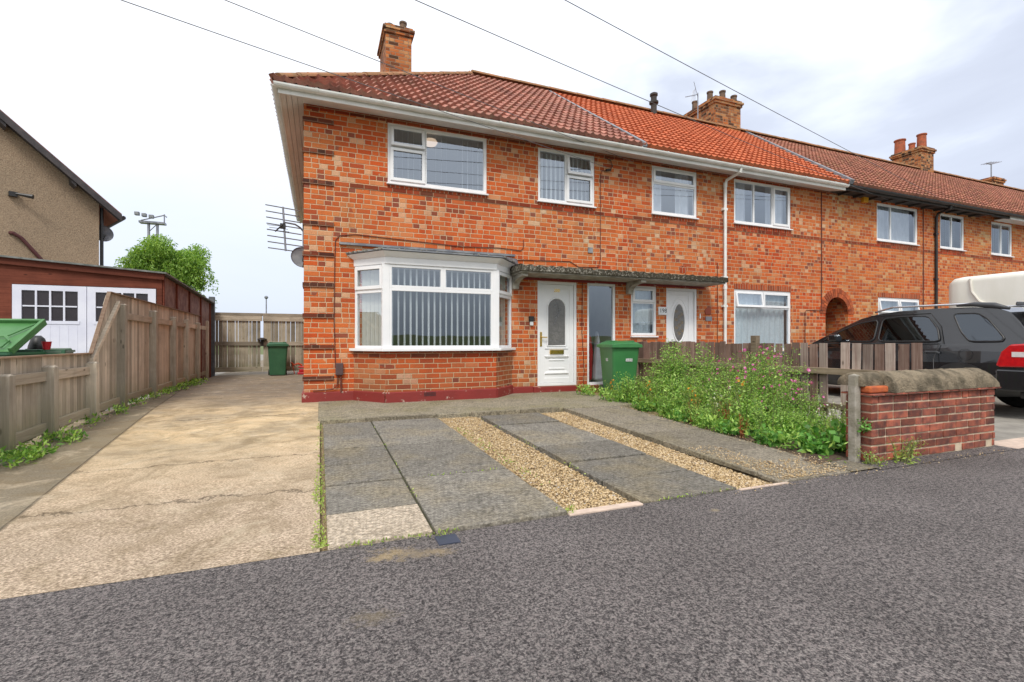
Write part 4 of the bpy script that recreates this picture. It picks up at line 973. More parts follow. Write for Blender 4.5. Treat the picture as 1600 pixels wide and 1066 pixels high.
b = MB(); b.box(19.6, 25.1, 8.08, 8.11, 4.86, 4.99); b.box(19.6, 25.1, 8.11, FY, 4.9, 4.93); b.build('fascia', 'soffit', H4)
gutter(H4, 18.7, 25.1, 'black', None)
chimney(r4, 23.0, 23.85, 12.25, 13.35, 7.2, 9.2, [(23.2, 13.15, .62, .2), (23.3, 12.75, .34, .12), (23.5, 12.5, .66, .17)], 'pot')
H5 = thing('terrace_house', 'farthest brick terrace house at the right edge with low chimney', 'house', (25.1, FY, 0), 'terraced houses in the brick row')
b = MB(); wall_front(b, 25.1, 34, 0, 5.1, [(26.5, 27.8, 3.85, 4.87)]); b.add([(34, FY, 0), (34, 16.4, 0), (34, 16.4, 5.1), (34, FY, 5.1)], [(0, 1, 2, 3)])
b.add([(34, EY, EZ), (34, 2*RY-EY, EZ), (34, RY, RZ)], [(0, 1, 2)]); b.build('wall', 'brick3', H5)
window(H5, 26.5, 27.8, 3.85, 4.87, [(0, .5, 0, 1, 0), (.5, 1, 0, 1, 0)], inside='net')
b = MB(); tiles(b, 25.1, 34, .16, 18, .024); r5 = roof_obj(b, 'roof', 'tile_c', H5)
b = MB(); b.add([(25.1, 2*RY-EY, EZ), (34, 2*RY-EY, EZ), (34, RY, RZ), (25.1, RY, RZ)], [(0, 1, 2, 3)]); b.build('rear_slope', 'tile_c', H5)
ridge_tiles(H5, (25.1, RY, RZ+.05), (34, RY, RZ+.05)); gutter(H5, 25.1, 34, 'black', None)
chimney(r5, 29.8, 30.7, 12.9, 14.4, 7.2, 9.0, [(30.0, 14.0, .3, .12)], 'pot')

# ------------------------------------------------------------------ concrete door canopy
CAN = thing('door_canopy', 'mossy concrete canopy slab over the two white front doors', 'canopy', (5.7, FY, 2.35))
b = MB(); n = 90; x0, x1 = 3.3, 8.08
for i in range(n):
    a, c = x0+(x1-x0)*i/n, x0+(x1-x0)*(i+1)/n
    f = lambda x: 7.85-.014*math.sin(x*23)-.01*math.sin(x*61+1); g_ = lambda x: 2.475+.012*math.sin(x*31)+.008*math.sin(x*77)
    vs = [(a, f(a), 2.375), (c, f(c), 2.375), (c, FY+.01, 2.375), (a, FY+.01, 2.375), (a, f(a)+.01, g_(a)), (c, f(c)+.01, g_(c)), (c, FY+.01, g_(c)+.03), (a, FY+.01, g_(a)+.03)]
    b.add(vs, [(3, 2, 1, 0), (4, 5, 6, 7), (0, 1, 5, 4)], .5)
b.add([(x0, 7.85, 2.375), (x0, FY, 2.375), (x0, FY, 2.5), (x0, 7.86, 2.475)], [(0, 1, 2, 3)]); b.add([(x1, 7.85, 2.375), (x1, FY, 2.375), (x1, FY, 2.5), (x1, 7.86, 2.475)], [(0, 1, 2, 3)])
b.build('slab', 'canopy', CAN)
b = MB(); b.box(x0+.03, x1-.03, 7.9, FY, 2.345, 2.374); b.build('underside', 'conc_pale', CAN)
for cx_ in (3.42, 5.98):
    b = MB(); pts = [(7.95, 2.344), (FY, 2.344), (FY, 2.1), (8.38, 2.1)]+[(8.38-.3*(1-math.cos(R(a))), 2.13+.15*math.sin(R(a))) for a in range(15, 91, 15)]+[(7.95, 2.29)]
    b.prism(pts, cx_-.06, cx_+.06, .5, 'x'); b.build('bracket', 'conc_pale', CAN, bevel=.006)
b = MB(); b.box(3.55, 8.0, FY-.015, FY+.01, 2.295, 2.343); b.build('painted_lintel', 'plinth', CAN)

# ------------------------------------------------------------------ small fittings on the walls (things of their own)
def plate(name, label, cat, x0, x1, z0, z1, mat, t=.015, bev=.003):
    b = MB(); b.box(x0, x1, FY-t, FY+.001, z0, z1); return tag(b.build(name, mat, origin=((x0+x1)/2, FY, z0), bevel=bev), label, cat)
np_ = thing('house_number_plate', 'small white number plate reading 198 left of the oval glass door', 'number plate', (6.83, FY-.02, 1.7))
b = MB(); b.box(6.74, 6.98, FY-.022, FY-.001, 1.69, 1.86); b.build('plate', 'white', np_, bevel=.004)
text('198', .13, 'ink', np_, 'digits', (6.86, FY-.024, 1.775), FRONT @ Matrix.Shear('XZ', 4, (0, 0)), .001)
b = MB(); b.prism([(8.03, 1.72), (8.19, 1.72), (8.19, 1.88), (8.09, 1.88), (8.05, 1.86), (8.02, 1.83), (8.01, 1.8), (8.02, 1.76)], FY-.02, FY)
tag(b.build('oval_plaque', simple('terracotta_plaque', (.3, .06, .025), rough=.7), origin=(8.1, FY, 1.72), bevel=.008), 'rust red rounded plaque on brick right of the oval glass door', 'plaque')
plate('wall_sign', 'small grey metal sign below the rust red plaque', 'sign', 8.04, 8.22, 1.58, 1.68, 'alu')
plate('door_bell', 'slim white bell push beside the oval glass door', 'doorbell', 7.87, 7.9, 1.63, 1.74, 'white')
dl = thing('video_doorbell', 'black and white doorbell unit on brick left of door 200', 'doorbell', (3.76, FY, 1.45))
b = MB(); b.box(3.71, 3.81, FY-.05, FY, 1.5, 1.6); b.build('camera_hood', 'black', dl, bevel=.01)
b = MB(); b.box(3.73, 3.8, FY-.035, FY, 1.42, 1.5); b.build('button', 'white', dl, bevel=.01)
plate('wall_vent', 'small square dark grey vent above the door canopy', 'vent', 5.01, 5.12, 2.9, 3.01, 'lead', .02)
plate('patched_brick', 'red brick patch set in mortar above the canopy', 'repair patch', 7.32, 7.5, 2.62, 2.78, 'brick_soldier', .004)
bx = thing('meter_box', 'brown cable box low on the corner brickwork beside the bay', 'cable box', (.3, FY, .55))
b = MB(); b.box(.24, .36, FY-.07, FY, .56, .76); b.build('box', simple('brown_box', (.09, .05, .05), rough=.5), bx, bevel=.01)
b = MB(); b.tube([(.32, FY-.03, .56), (.33, FY-.035, .28)], .014, 6); b.tube([(.28, FY-.03, .56), (.27, FY-.03, .4), (.2, FY-.035, .33), (-.1, FY-.035, .31)], .01, 6); b.build('conduit', 'cable_r', bx)
al = thing('alarm_box', 'yellow burglar alarm box high on the brick wall under the black gutter', 'alarm box', (13.43, FY, 4.85))
b = MB(); b.prism([(13.31, 4.8), (13.5, 4.8), (13.5, 5.0), (13.46, 5.03), (13.35, 5.03), (13.31, 5.0)], FY-.08, FY); b.build('cover', 'yellow', al, bevel=.01)
def cable(name, label, pts, r=.007, mat='cable_r'):
    b = MB(); b.tube(pts, r, 6); return tag(b.build(name, mat, origin=pts[0]), label, 'cable')
Yc = FY-.012
cable('wall_cable', 'thin dark cable running from the corner box up beside the bay roof', [(.24, Yc, .7), (.22, Yc, 1.5), (.23, Yc, 2.4), (.24, Yc, 2.78), (.3, Yc, 2.86), (.55, Yc, 2.9), (1.4, Yc, 2.87), (2.4, Yc, 2.83), (3.1, Yc, 2.86), (3.55, Yc, 2.84), (3.6, Yc, 2.9), (3.6, Yc, 3.05)])
cable('wall_cable', 'thin cable looping over the canopy up to the small black clip', [(3.5, Yc, 2.1), (3.3, Yc, 2.15), (3.25, Yc, 2.4), (3.3, Yc, 2.6), (3.5, Yc, 2.66), (4.6, Yc, 2.7), (4.8, Yc, 2.6), (5.25, Yc, 2.62), (5.3, Yc, 2.8), (5.3, Yc, 4.5), (5.34, Yc, 4.6), (5.45, Yc, 4.6)])
cable('wall_cable', 'thin cable hanging beside the white glazed side light', [(4.88, Yc, 2.3), (4.87, Yc, 1.3), (4.9, Yc, .9), (4.92, Yc, .5), (4.9, Yc, .26)])
cable('wall_cable', 'straight vertical cable on the wall left of the arched passage', [(11.79, Yc, 4.9), (11.79, Yc, 2.5), (11.79, Yc, 1.9)], .012)
cable('wall_cable', 'straight vertical cable between the last windows left of the black downpipe', [(15.98, Yc, 4.9), (15.98, Yc, 1.9)], .012)
cable('wall_cable', 'thin cable down the wall left of the white downpipe', [(8.38, Yc, 2.9), (8.38, Yc, .4)])
cable('wall_cable', 'low bent cable on the brick left of the passage', [(11.2, Yc, .8), (11.2, Yc, 1.85), (11.25, Yc, 1.9), (11.85, Yc, 1.9)])
b = MB(); b.tube([(5.41, FY-.05, 4.6), (5.52, FY-.05, 4.62)], .025, 8); b.tube([(5.5, FY-.03, 4.62), (5.58, FY-.03, 4.7), (5.54, FY-.02, 4.82), (5.4, FY-.02, 4.86)], .007, 6)
tag(b.build('cable_clip', 'black', origin=(5.41, FY, 4.6)), 'black cable clip on the brick right of the small upstairs window', 'cable clip')
b = MB()
for i in range(3):
    for k in range(9): b.box(1.6+k*.022, 1.613+k*.022, 7.922, 7.94, .215+i*.022, .228+i*.022)
tag(b.build('air_brick', 'ink', origin=(1.7, 7.93, .2)), 'dark slotted air brick in the red plinth below the bay', 'air brick')

# overhead wires from a pole far up the street to the house fronts
P0 = Vector((-43.4, -4.53, 7.6))
for E_, s_, lb in [((5.42, 8.42, 4.66), .555, 'lowest overhead wire running to the clip beside the small window'), ((6.05, 8.42, 4.86), .214, 'overhead wire crossing in front of the nearest chimney'),
               ((14.68, 8.42, 4.92), .918, 'overhead wire passing by the vent pipe on the orange roof'), ((17.64, 8.42, 5.1), .55, 'highest overhead wire sloping over to the far houses')]:
    E_ = Vector(E_); pts = []
    for i in range(61):
        t = i/60; p = P0.lerp(E_, t); p.z -= 4*s_*t*(1-t); pts.append(p)
    b = MB(); b.tube(pts, .0055, 5); tag(b.build('overhead_wire', 'wire', origin=E_), lb, 'wire')

# ------------------------------------------------------------------ aerials and dishes
def yagi(root, base, end_pts, boom0, boom1, n, hl, axis, r=.007, mat='alu'):
    b = MB(); b0, b1 = Vector(boom0), Vector(boom1); b.tube([b0, b1], r*1.6, 6); ax = Vector(axis).normalized()
    for k in range(n):
        p = b0.lerp(b1, (k+.15)/(n-.7)); b.tube([p-ax*hl, p+ax*hl], r, 5)
    b.build('elements', mat, root)
A1 = thing('roof_aerial', 'large grey television aerial bracketed off the left house corner', 'aerial', (-.3, 8.9, 2.9))
yagi(A1, None, None, (-.56, 8.75, 3.32), (-.52, 8.75, 2.6), 8, .26, (1, .15, -.06), .0095)
b = MB(); b.tube([(-.24, 8.9, 2.95), (-.3, 8.85, 3.02), (-.38, 8.8, 3.06), (-.54, 8.76, 3.07)], .014, 8)
b.box(-.27, -.24, 8.85, 8.95, 2.7, 3.15); b.build('bracket', 'alu', A1)
b = MB(); b.box(-.6, -.52, 8.7, 8.78, 2.97, 3.04); b.tube([(-.54, 8.73, 3.05), (-.66, 8.6, 2.88)], .012, 6)
for k in range(3): b.tube([(-.78+.03*k, 8.62, 2.98-.04*k), (-.5+.02*k, 8.62, 2.97-.04*k)], .004, 4)
b.build('dipole_box', 'black', A1)
def dish(label, c, n, rad, mat, mount):
    root = thing('satellite_dish', label, 'satellite dish', c)
    b = MB(); Q = Vector(n).normalized().to_track_quat('Z', 'Y').to_matrix().to_4x4()
    prof = [(rad*k/6, .16*rad*(k/6)**2) for k in range(1, 7)]
    tmp = MB(); tmp.lathe((0, 0, 0), [(.001, 0)]+prof+[(rad, .16*rad+.008), (.001, -.01)][:1], 24); T = Matrix.Translation(c) @ Q
    b.add([T @ Vector(v) for v in tmp.v], tmp.f[:-1]); b.build('reflector', mat, root, smooth=True)
    b = MB(); p0 = T @ Vector((0, -rad*.95, .1*rad)); p1 = T @ Vector((0, -rad*.6, rad*1.0)); b.tube([Vector(c), Vector(mount)], .016, 6); b.tube([p0, p1], .01, 6)
    b.lathe(p1, [(.03, -.03), (.035, .0), (.03, .04)], 8); b.build('arm', 'black', root)
dish('grey satellite dish peeping out below the aerial at the house corner', (-.27, 8.75, 2.5), (.2, -1, .25), .18, 'lead', (-.24, 8.9, 2.42))
A2 = thing('roof_aerial', 'slim aerial on a mast left of the large middle chimney', 'aerial', (12.0, 12.7, 8.2))
b = MB(); b.tube([(11.55, 12.5, 8.3), (11.55, 12.5, 9.3)], .018, 6); b.tube([(11.55, 12.5, 9.25), (10.6, 12.0, 8.75)], .012, 6); b.build('mast', 'alu', A2)
b = MB()
for k in range(5): b.tube([(11.35+.02*k-.08*k, 12.4-.04*k, 9.35-.05*k), (11.25-.08*k+.1, 12.4-.04*k, 9.0-.05*k)], .006, 4)
b.tube([(11.2, 12.3, 9.5), (11.55, 12.5, 9.15)], .007, 4); b.build('elements', 'alu', A2)
A3 = thing('roof_aerial', 'small hooked aerial on the farthest low chimney', 'aerial', (30.2, 13.2, 8.95))
b = MB(); b.tube([(30.3, 13.2, 8.7), (30.3, 13.2, 9.75)], .025, 6); b.tube([(30.3, 13.2, 9.72), (29.2, 12.9, 9.55)], .018, 6); b.build('mast', 'alu', A3)
b = MB()
for k in range(5): b.tube([(29.3+.22*k, 12.75, 9.57+.034*k), (29.3+.22*k, 13.15, 9.57+.034*k)], .01, 4)
b.build('elements', 'alu', A3)

# ------------------------------------------------------------------ left boundary fence
def fx(y):
    pts = [(2.5, -2.5), (5.4, -2.6), (8.3, -2.68), (12, -2.8), (17, -3.0)]
    for (a, xa), (c, xc) in zip(pts, pts[1:]):
        if y <= c: return xa+(xc-xa)*(y-a)/(c-a)
    return -3.0
FN = thing('boarded_fence', 'weathered grey boarded fence stepping up along the concrete driveway', 'fence', (-2.68, 8.3, 0))
def ftop(y): return .955 if y < 7.62 else (.955+(y-7.62)/.62*.83 if y < 8.24 else 1.785)
b = MB(); y = 4.6
while y < 16.1:
    wd = .095+rng.uniform(-.004, .004); x = fx(y)-.03+rng.uniform(-.004, .004); z0 = gz(y)+.07+rng.uniform(-.015, .02)
    y2_ = y+wd
    b.hexa([(x-.016, y+.003, z0), (x, y+.003, z0), (x, y2_-.002, z0), (x-.016, y2_-.002, z0)], [(x-.016, y+.003, ftop(y)), (x, y+.003, ftop(y)), (x, y2_-.002, ftop(y2_)), (x-.016, y2_-.002, ftop(y2_))])
    y += wd
b.build('board_panel', 'wood_v', FN)
def rail(b, ya, yb, za, zb, h=.09, off=.0, t=.045):
    xa, xb = fx(ya)+off, fx(yb)+off
    b.hexa([(xa-.03, ya, za), (xa-.03+t, ya, za), (xb-.03+t, yb, zb), (xb-.03, yb, zb)], [(xa-.03, ya, za+h), (xa-.03+t, ya, za+h), (xb-.03+t, yb, zb+h), (xb-.03, yb, zb+h)])
POSTS = [(5.62, .82), (6.45, .86), (7.55, .86), (8.62, 1.66), (10.25, 1.66), (11.7, 1.62), (12.95, 1.62), (14.3, 1.6), (15.6, 1.7)]
ys = [4.6]+[p[0] for p in POSTS]+[16.1]
b = MB()
for i, (ya, yb) in enumerate(zip(ys, ys[1:])):
    ya += .0; hi_ = ya > 8
    za = .76 if yb < 8 else 1.5
    if 7.5 < ya < 8:
        rail(b, ya+.05, yb-.05, .82, 1.62, .08); rail(b, ya+.05, yb-.05, gz(ya)+.09, gz(yb)+.09, .1)
    else:
        rail(b, ya+.05, yb-.05, za-.06, za-.06, .1); rail(b, ya+.05, yb-.05, gz(ya)+.09, gz(yb)+.09, .1)
b.build('rail', 'wood_h', FN, bevel=.004)
for (yp, zt) in POSTS:
    b = MB(); x = fx(yp)
    b.box(x-.03, x+.075, yp-.05, yp+.05, gz(yp)-.05, zt-.02); b.add([(x-.03, yp-.05, zt-.02), (x+.075, yp-.05, zt-.02), (x+.075, yp+.05, zt-.02), (x-.03, yp+.05, zt-.02), (x-.02, yp, zt), (x+.065, yp, zt)], [(0, 1, 5, 4), (2, 3, 4, 5), (1, 2, 5), (3, 0, 4)], .5)
    b.build('post', 'wood_v', FN, bevel=.005)
b = MB()
for ya, yb in ((4.6, 7.62), (7.62, 8.24), (8.24, 12), (12, 16.1)):
    xa, xb = fx(ya)-.06, fx(yb)-.06; za, zb = ftop(ya), ftop(yb)
    b.hexa([(xa+.02, ya, za), (xa+.065, ya, za), (xb+.065, yb, zb), (xb+.02, yb, zb)], [(xa+.02, ya, za+.016), (xa+.065, ya, za+.016), (xb+.065, yb, zb+.016), (xb+.02, yb, zb+.016)])
b.build('cap', 'wood_cap', FN)
b = MB(); b.lathe((-2.5, 5.5, .03), [(.1, 0), (.13, .03), (.09, .07), (.03, .08)], 9)
tag(b.build('stone_block', 'conc_post', origin=(-2.5, 5.5, .03)), 'broken concrete lump at the foot of the nearest fence post', 'concrete lump')

# wooden gates and steel post
GT = thing('wooden_gate', 'pair of tall slatted timber gates closing the side driveway', 'gate', (-1.6, 16.45, 0))
for (xa, xb) in ((-2.86, -1.62), (-1.6, -.33)):
    b = MB(); x = xa+.01
    while x < xb-.05:
        wd = rng.choice((.07, .09, .12)); gap = rng.choice((.003, .004, .012)); xe = min(x+wd, xb)
        b.box(x, xe, 16.43, 16.45, .22+rng.uniform(-.01, .02), 1.9); x = xe+gap
    b.build('board_panel', 'gate_v', GT)
    for bx_ in ((xa, xb, 16.385, 16.43, 1.74, 1.9), (xa, xb, 16.385, 16.43, 1.0, 1.12), (xa, xb, 16.385, 16.43, .22, .36), (xa-.009, xb+.009, 16.38, 16.47, 1.9, 1.98)):
        b = MB(); b.box(*bx_); b.build('rail', 'gate_h', GT, bevel=.004)
b = MB(); b.lathe((-1.62, 16.36, 1.18), [(.14, 0), (.13, .02), (.04, .06), (.02, .03)], 12); b.box(-1.66, -1.58, 16.36, 16.39, .98, 1.18); b.build('latch', 'blackwood', GT)
b = MB(); b.box(-2.98, -2.84, 16.2, 16.34, 0, 2.42); tag(b.build('gate_post', simple('dark_steel', (.07, .08, .09), (.12, .13, .14), 9, .6), origin=(-2.9, 16.3, 0), bevel=.005), 'tall dark square post at the left end of the timber gates', 'post')

# ------------------------------------------------------------------ garage next door
GA = thing('garage', 'brown timber garage with white panelled doors behind the fence', 'garage', (-4.1, 11.6, 0))
gx0, gx1 = -5.55, -2.93
def gtop(x): return 2.64-(x-gx0)/(gx1-gx0)*.2
b = MB()
b.prism([(gx0, 2.17), (gx1, 2.17), (gx1, gtop(gx1)), (gx0, gtop(gx0))], 11.56, 11.6)
b.box(gx0, -5.22, 11.56, 11.6, 0, 2.17); b.box(gx1-.09, gx1, 11.56, 11.6, 0, 2.17)
b.build('front_panel', 'brownwood', GA)
b = MB(); b.hexa([(gx0-.05, 11.5, gtop(gx0)-.1), (gx1+.05, 11.5, gtop(gx1)-.1), (gx1+.05, 11.56, gtop(gx1)-.1), (gx0-.05, 11.56, gtop(gx0)-.1)],
                 [(gx0-.05, 11.5, gtop(gx0)+.02), (gx1+.05, 11.5, gtop(gx1)+.02), (gx1+.05, 11.56, gtop(gx1)+.02), (gx0-.05, 11.56, gtop(gx0)+.02)]); b.build('fascia', 'brownwood', GA)
b = MB(); b.hexa([(gx0-.08, 11.45, gtop(gx0)+.02), (gx1+.1, 11.45, gtop(gx1)+.02), (gx1+.1, 16.2, 2.22), (gx0-.08, 16.2, 2.42)],
                 [(gx0-.08, 11.45, gtop(gx0)+.05), (gx1+.1, 11.45, gtop(gx1)+.05), (gx1+.1, 16.2, 2.25), (gx0-.08, 16.2, 2.45)]); b.build('roof', 'felt', GA)
b = MB(); b.add([(gx1, 11.6, 0), (gx1, 16.1, 0), (gx1, 16.1, 2.22), (gx1, 11.6, gtop(gx1))], [(0, 1, 2, 3)]); b.add([(gx0, 11.6, 0), (gx0, 16.1, 0), (gx0, 16.1, 2.42), (gx0, 11.6, gtop(gx0))], [(0, 1, 2, 3)])
b.add([(gx0, 16.1, 0), (gx1, 16.1, 0), (gx1, 16.1, 2.22), (gx0, 16.1, 2.42)], [(0, 1, 2, 3)]); b.build('side_wall', 'brownply', GA)
for y in (11.62, 12.6, 13.7, 14.9, 16.05): b = MB(); b.box(gx1, gx1+.03, y-.03, y+.03, 0, 2.42-(y-11.6)*.045); b.build('batten', 'brownwood', GA)
for (xa, xb) in ((-5.21, -4.13), (-4.12, -3.03)):
    d_ = MB(); d_.box(xa, xb, 11.55, 11.575, 0, 1.48, .5); d_.box(xa, xa+.13, 11.55, 11.575, 1.48, 2.16, .5); d_.box(xb-.13, xb, 11.55, 11.575, 1.48, 2.16, .5); d_.box(xa+.13, xb-.13, 11.55, 11.575, 2.06, 2.16, .5)
    for k in range(1, 4): d_.box(xa+.13+(xb-xa-.26)*k/4-.014, xa+.13+(xb-xa-.26)*k/4+.014, 11.55, 11.575, 1.48, 2.06, .5)
    d_.box(xa+.1, xb-.1, 11.54, 11.575, 1.44, 1.5, .5)
    for k in range(4): d_.box(xa+.13+(xb-xa-.26)*k/4+.014, xa+.13+(xb-xa-.26)*(k+1)/4-.014, 11.552, 11.57, 1.76, 1.785, .5)
    for k in range(1, 8): d_.box(xa+(xb-xa)*k/8-.003, xa+(xb-xa)*k/8+.003, 11.547, 11.55, 0, 1.42, .5)
    dr = d_.build('door', 'garage_white', GA)
    g_ = MB(); g_.box(xa+.13, xb-.13, 11.576, 11.58, 1.48, 2.06); g_.build('pane', simple('dark_pane', (.035, .03, .035), rough=.15), dr)

# ------------------------------------------------------------------ house next door (rotated gable)
NB = thing('neighbour_house', 'pebbledashed gabled house with dark bargeboards at the left edge', 'house', (-5.94, 17.43, 0))
th = R(30); dl_ = Vector((-math.cos(th), -math.sin(th), 0)); bk = Vector((-math.sin(th), math.cos(th), 0)); C0 = Vector((-5.94, 17.43, 0))
def nb(a, d_, z): return tuple(C0+dl_*a+bk*d_+Vector((0, 0, z)))
PT = math.tan(R(41)); WW = 8.4; wz = 5.12
b = MB(); hw = WW/2
b.add([nb(0, 0, 0), nb(WW, 0, 0), nb(WW, 0, wz), nb(hw, 0, wz+hw*PT), nb(0, 0, wz)], [(0, 1, 2, 3, 4)])
b.add([nb(0, 0, 0), nb(0, 9, 0), nb(0, 9, wz), nb(0, 0, wz)], [(0, 1, 2, 3)]); b.add([nb(WW, 0, 0), nb(WW, 9, 0), nb(WW, 9, wz), nb(WW, 0, wz)], [(0, 1, 2, 3)])
b.add([nb(0, 9, 0), nb(WW, 9, 0), nb(WW, 9, wz), nb(hw, 9, wz+hw*PT), nb(0, 9, wz)], [(0, 1, 2, 3, 4)])
b.build('wall', 'pebble', NB)
b = MB(); ov = .45
for sgn in (0, 1):
    def q3(a, d_, up):
        z = wz+a*PT+up; return nb(a if not sgn else WW-a, d_, z)
    lo_ = [q3(-ov, -.34, .0), q3(hw, -.34, .0), q3(hw, 9.3, .0), q3(-ov, 9.3, .0)]; hi = [q3(-ov, -.34, .13), q3(hw, -.34, .13), q3(hw, 9.3, .13), q3(-ov, 9.3, .13)]
    b.hexa(lo_, hi)
b.build('roof', 'tile_a', NB)
b = MB()
for sgn in (0, 1):
    def q3(a, d_, up): return nb(a if not sgn else WW-a, d_, wz+a*PT+up)
    b.hexa([q3(-ov, -.37, -.1), q3(hw, -.37, -.1), q3(hw, -.34, -.1), q3(-ov, -.34, -.1)], [q3(-ov, -.37, .1), q3(hw, -.37, .1), q3(hw, -.34, .1), q3(-ov, -.34, .1)])
    b.hexa([q3(-ov, -.34, -.02), q3(hw, -.34, -.02), q3(hw, -.0, -.02), q3(-ov, -.0, -.02)], [q3(-ov, -.34, -.004), q3(hw, -.34, -.004), q3(hw, 0, -.004), q3(-ov, 0, -.004)])
b.build('bargeboard', 'darkroof', NB)
for a in (.55, 1.9, 3.3):
    b = MB(); b.hexa([nb(a, -.33, wz+a*PT-.2), nb(a+.1, -.33, wz+a*PT-.1), nb(a+.1, 0, wz+a*PT-.1), nb(a, 0, wz+a*PT-.2)], [nb(a, -.33, wz+a*PT-.03), nb(a+.1, -.33, wz+(a+.1)*PT-.03), nb(a+.1, 0, wz+(a+.1)*PT-.03), nb(a, 0, wz+a*PT-.03)])
    b.build('purlin_end', 'darkroof', NB)
b = MB(); b.tube([nb(-.02, -.1, wz-.0), nb(-.5, -.2, wz-.35)], .03, 6); b.tube([nb(-.5, -.3, wz-.36), nb(-.5, 8, wz-.36)], .06, 8); b.tube([nb(-.08, .1, wz-.1), nb(-.08, .1, 0)], .045, 8); b.build('gutter', 'black', NB)
b = MB(); b.tube([nb(.75, -.05, 2.7), nb(1.6, -.06, 3.85), nb(1.75, -.06, 3.95), nb(1.8, 0, 3.95)], .045, 8); b.build('waste_pipe', simple('brown_pipe', (.08, .02, .02), rough=.5), NB)
b = MB(); b.box(-.08, .08, -.12, 0, 0, .12); b.v = [nb(1.75+v[0], v[1], 4.9+v[2]) for v in b.v]; b.tube([nb(1.7, -.12, 4.97), nb(1.4, -.28, 4.93)], [.03, .06], 8); b.build('security_light', 'black', NB)
b = MB(); b.prism([(.35, 0), (-.2, 0), (-.2, 2.4)], 0, .1)
dish('pale satellite dish on the wall edge of the pebbledashed house', nb(-.12, .25, 4.3), (.6, -1, .3), .26, 'lead', nb(0, .3, 4.25))

# ------------------------------------------------------------------ wheelie bins
def bin_body(b, w0, w1, d0, d1, z0, z1, zf=None):
    def rr(w, d_, z, r=.05): 
        pts = []
        for cx_, cy_, a0 in ((w/2-r, d_/2-r, 0), (-w/2+r, d_/2-r, 90), (-w/2+r, -d_/2+r, 180), (w/2-r, -d_/2+r, 270)):
            for k in range(4): a = R(a0+30*k); pts.append((cx_+r*math.cos(a), cy_+r*math.sin(a), z))
        return pts
    st = [rr(w0, d0, z0), rr(w0+(w1-w0)*.5, d0+(d1-d0)*.5, (z0+z1)/2), rr(w1, d1, z1-.03), rr(w1+.035, d1+.035, z1-.03), rr(w1+.035, d1+.035, z1)]
    vs = [p for s in st for p in s]; n = 16
    fs = [(i*n+k, i*n+(k+1) % n, (i+1)*n+(k+1) % n, (i+1)*n+k) for i in range(len(st)-1) for k in range(n)]+[tuple(range(n))]
    b.add(vs, fs, .5)
def wheelie(name, label, loc, rz, mats, lid='closed', sc_=1.0, numbers=None):
    root = thing(name, label, 'wheelie bin', loc); T = Matrix.Translation(loc) @ Matrix.Rotation(rz, 4, 'Z') @ Matrix.Scale(sc_, 4)
    def mk(b, nm, mt, par=root, **k):
        b.v = [tuple(T @ Vector(v)) for v in b.v]; return b.build(nm, mt, par, **k)
    b = MB(); bin_body(b, .47, .57, .5, .66, .04, .98)
    body = mk(b, 'body', mats[0], smooth=False)
    b = MB()
    if lid == 'closed':
        n = 10; vs = []
        for i in range(n+1):
            y = -.38+.76*i/n; h = .03+.055*math.sin(math.pi*min(1, max(0, (i)/n)))**.6
            for x, k in ((-.32, -.035), (-.315, .02), (-.25, h), (-.1, h+.012), (.1, h+.012), (.25, h), (.315, .02), (.32, -.035)): vs.append((x, y, 1.0+k))
        b.add(vs, [(i*8+k, i*8+k+1, (i+1)*8+k+1, (i+1)*8+k) for i in range(n) for k in range(7)]+[tuple(range(8)), tuple(range(n*8+7, n*8-1, -1))], .6)
        b.box(-.24, -.14, -.2, .1, 1.075, 1.1, .7); b.box(.14, .24, -.2, .1, 1.075, 1.1, .7)
    else:   # lid thrown back, tilted
        tmp = MB(); tmp.box(-.31, .31, 0, .04, 0, .72); tmp.box(-.31, -.27, -.05, 0, 0, .72); tmp.box(.27, .31, -.05, 0, 0, .72); tmp.box(-.27, .27, -.05, 0, .68, .72)
        tmp.tube([(-.18, -.03, .06), (-.18, -.03, .2), (-.08, -.03, .3), (.08, -.03, .3), (.18, -.03, .2), (.18, -.03, .06), (-.18, -.03, .06)], .012, 6)
        tmp.tube([(-.1, -.03, .32), (-.25, -.03, .62)], .012, 6); tmp.tube([(.1, -.03, .32), (.25, -.03, .62)], .012, 6)
        Q = Matrix.Translation((0, -.3, .99)) @ Matrix.Rotation(lid, 4, 'X'); b.add([Q @ Vector(v) for v in tmp.v], tmp.f, .6)
    mk(b, 'lid', mats[1], bevel=.008)
    b = MB(); b.tube([(-.24, .36, .99), (.24, .36, .99)], .018, 8); b.box(-.25, -.21, .3, .37, .95, 1.0); b.box(.21, .25, .3, .37, .95, 1.0); mk(b, 'handle', mats[0])
    for sx1 in (-.27, .24):
        b = MB(); b.lathe((sx1, .27, .1), [(.02, 0), (.1, .005), (.1, .04), (.02, .045)], 18, 'x'); mk(b, 'wheel', 'tyre')
    if numbers:
        for tx, x, y, z, rot, s in numbers:
            for k, ch in enumerate(tx):
                Tk = rot
                off = Vector((x, y, z))+(Tk @ Vector((1, 0, 0)))*(k*.047-.0235*(len(tx)-1))
                b = MB(); b.box(-.021, .021, -.028, .028, -.001, .003); b.v = [tuple(Tk @ Vector(v)+off) for v in b.v]; mk(b, 'number_sticker', 'white')
                t_ = text(ch, .06, 'ink', root, 'digit', (0, 0, 0), Matrix.Identity(4), .001)
                # place the digit in the bin's frame
                me = t_.data; me.transform(Matrix.Translation(-ORG[t_.name]).inverted()); me.transform(Matrix.Translation(-Vector(loc)) @ T @ Matrix.Translation(off) @ Tk @ Matrix.Translation((0, 0, .004)))
    return root
FR4 = Matrix.Rotation(R(90), 4, 'X'); LF4 = Matrix.Rotation(R(-90), 4, 'Z') @ Matrix.Rotation(R(90), 4, 'X')
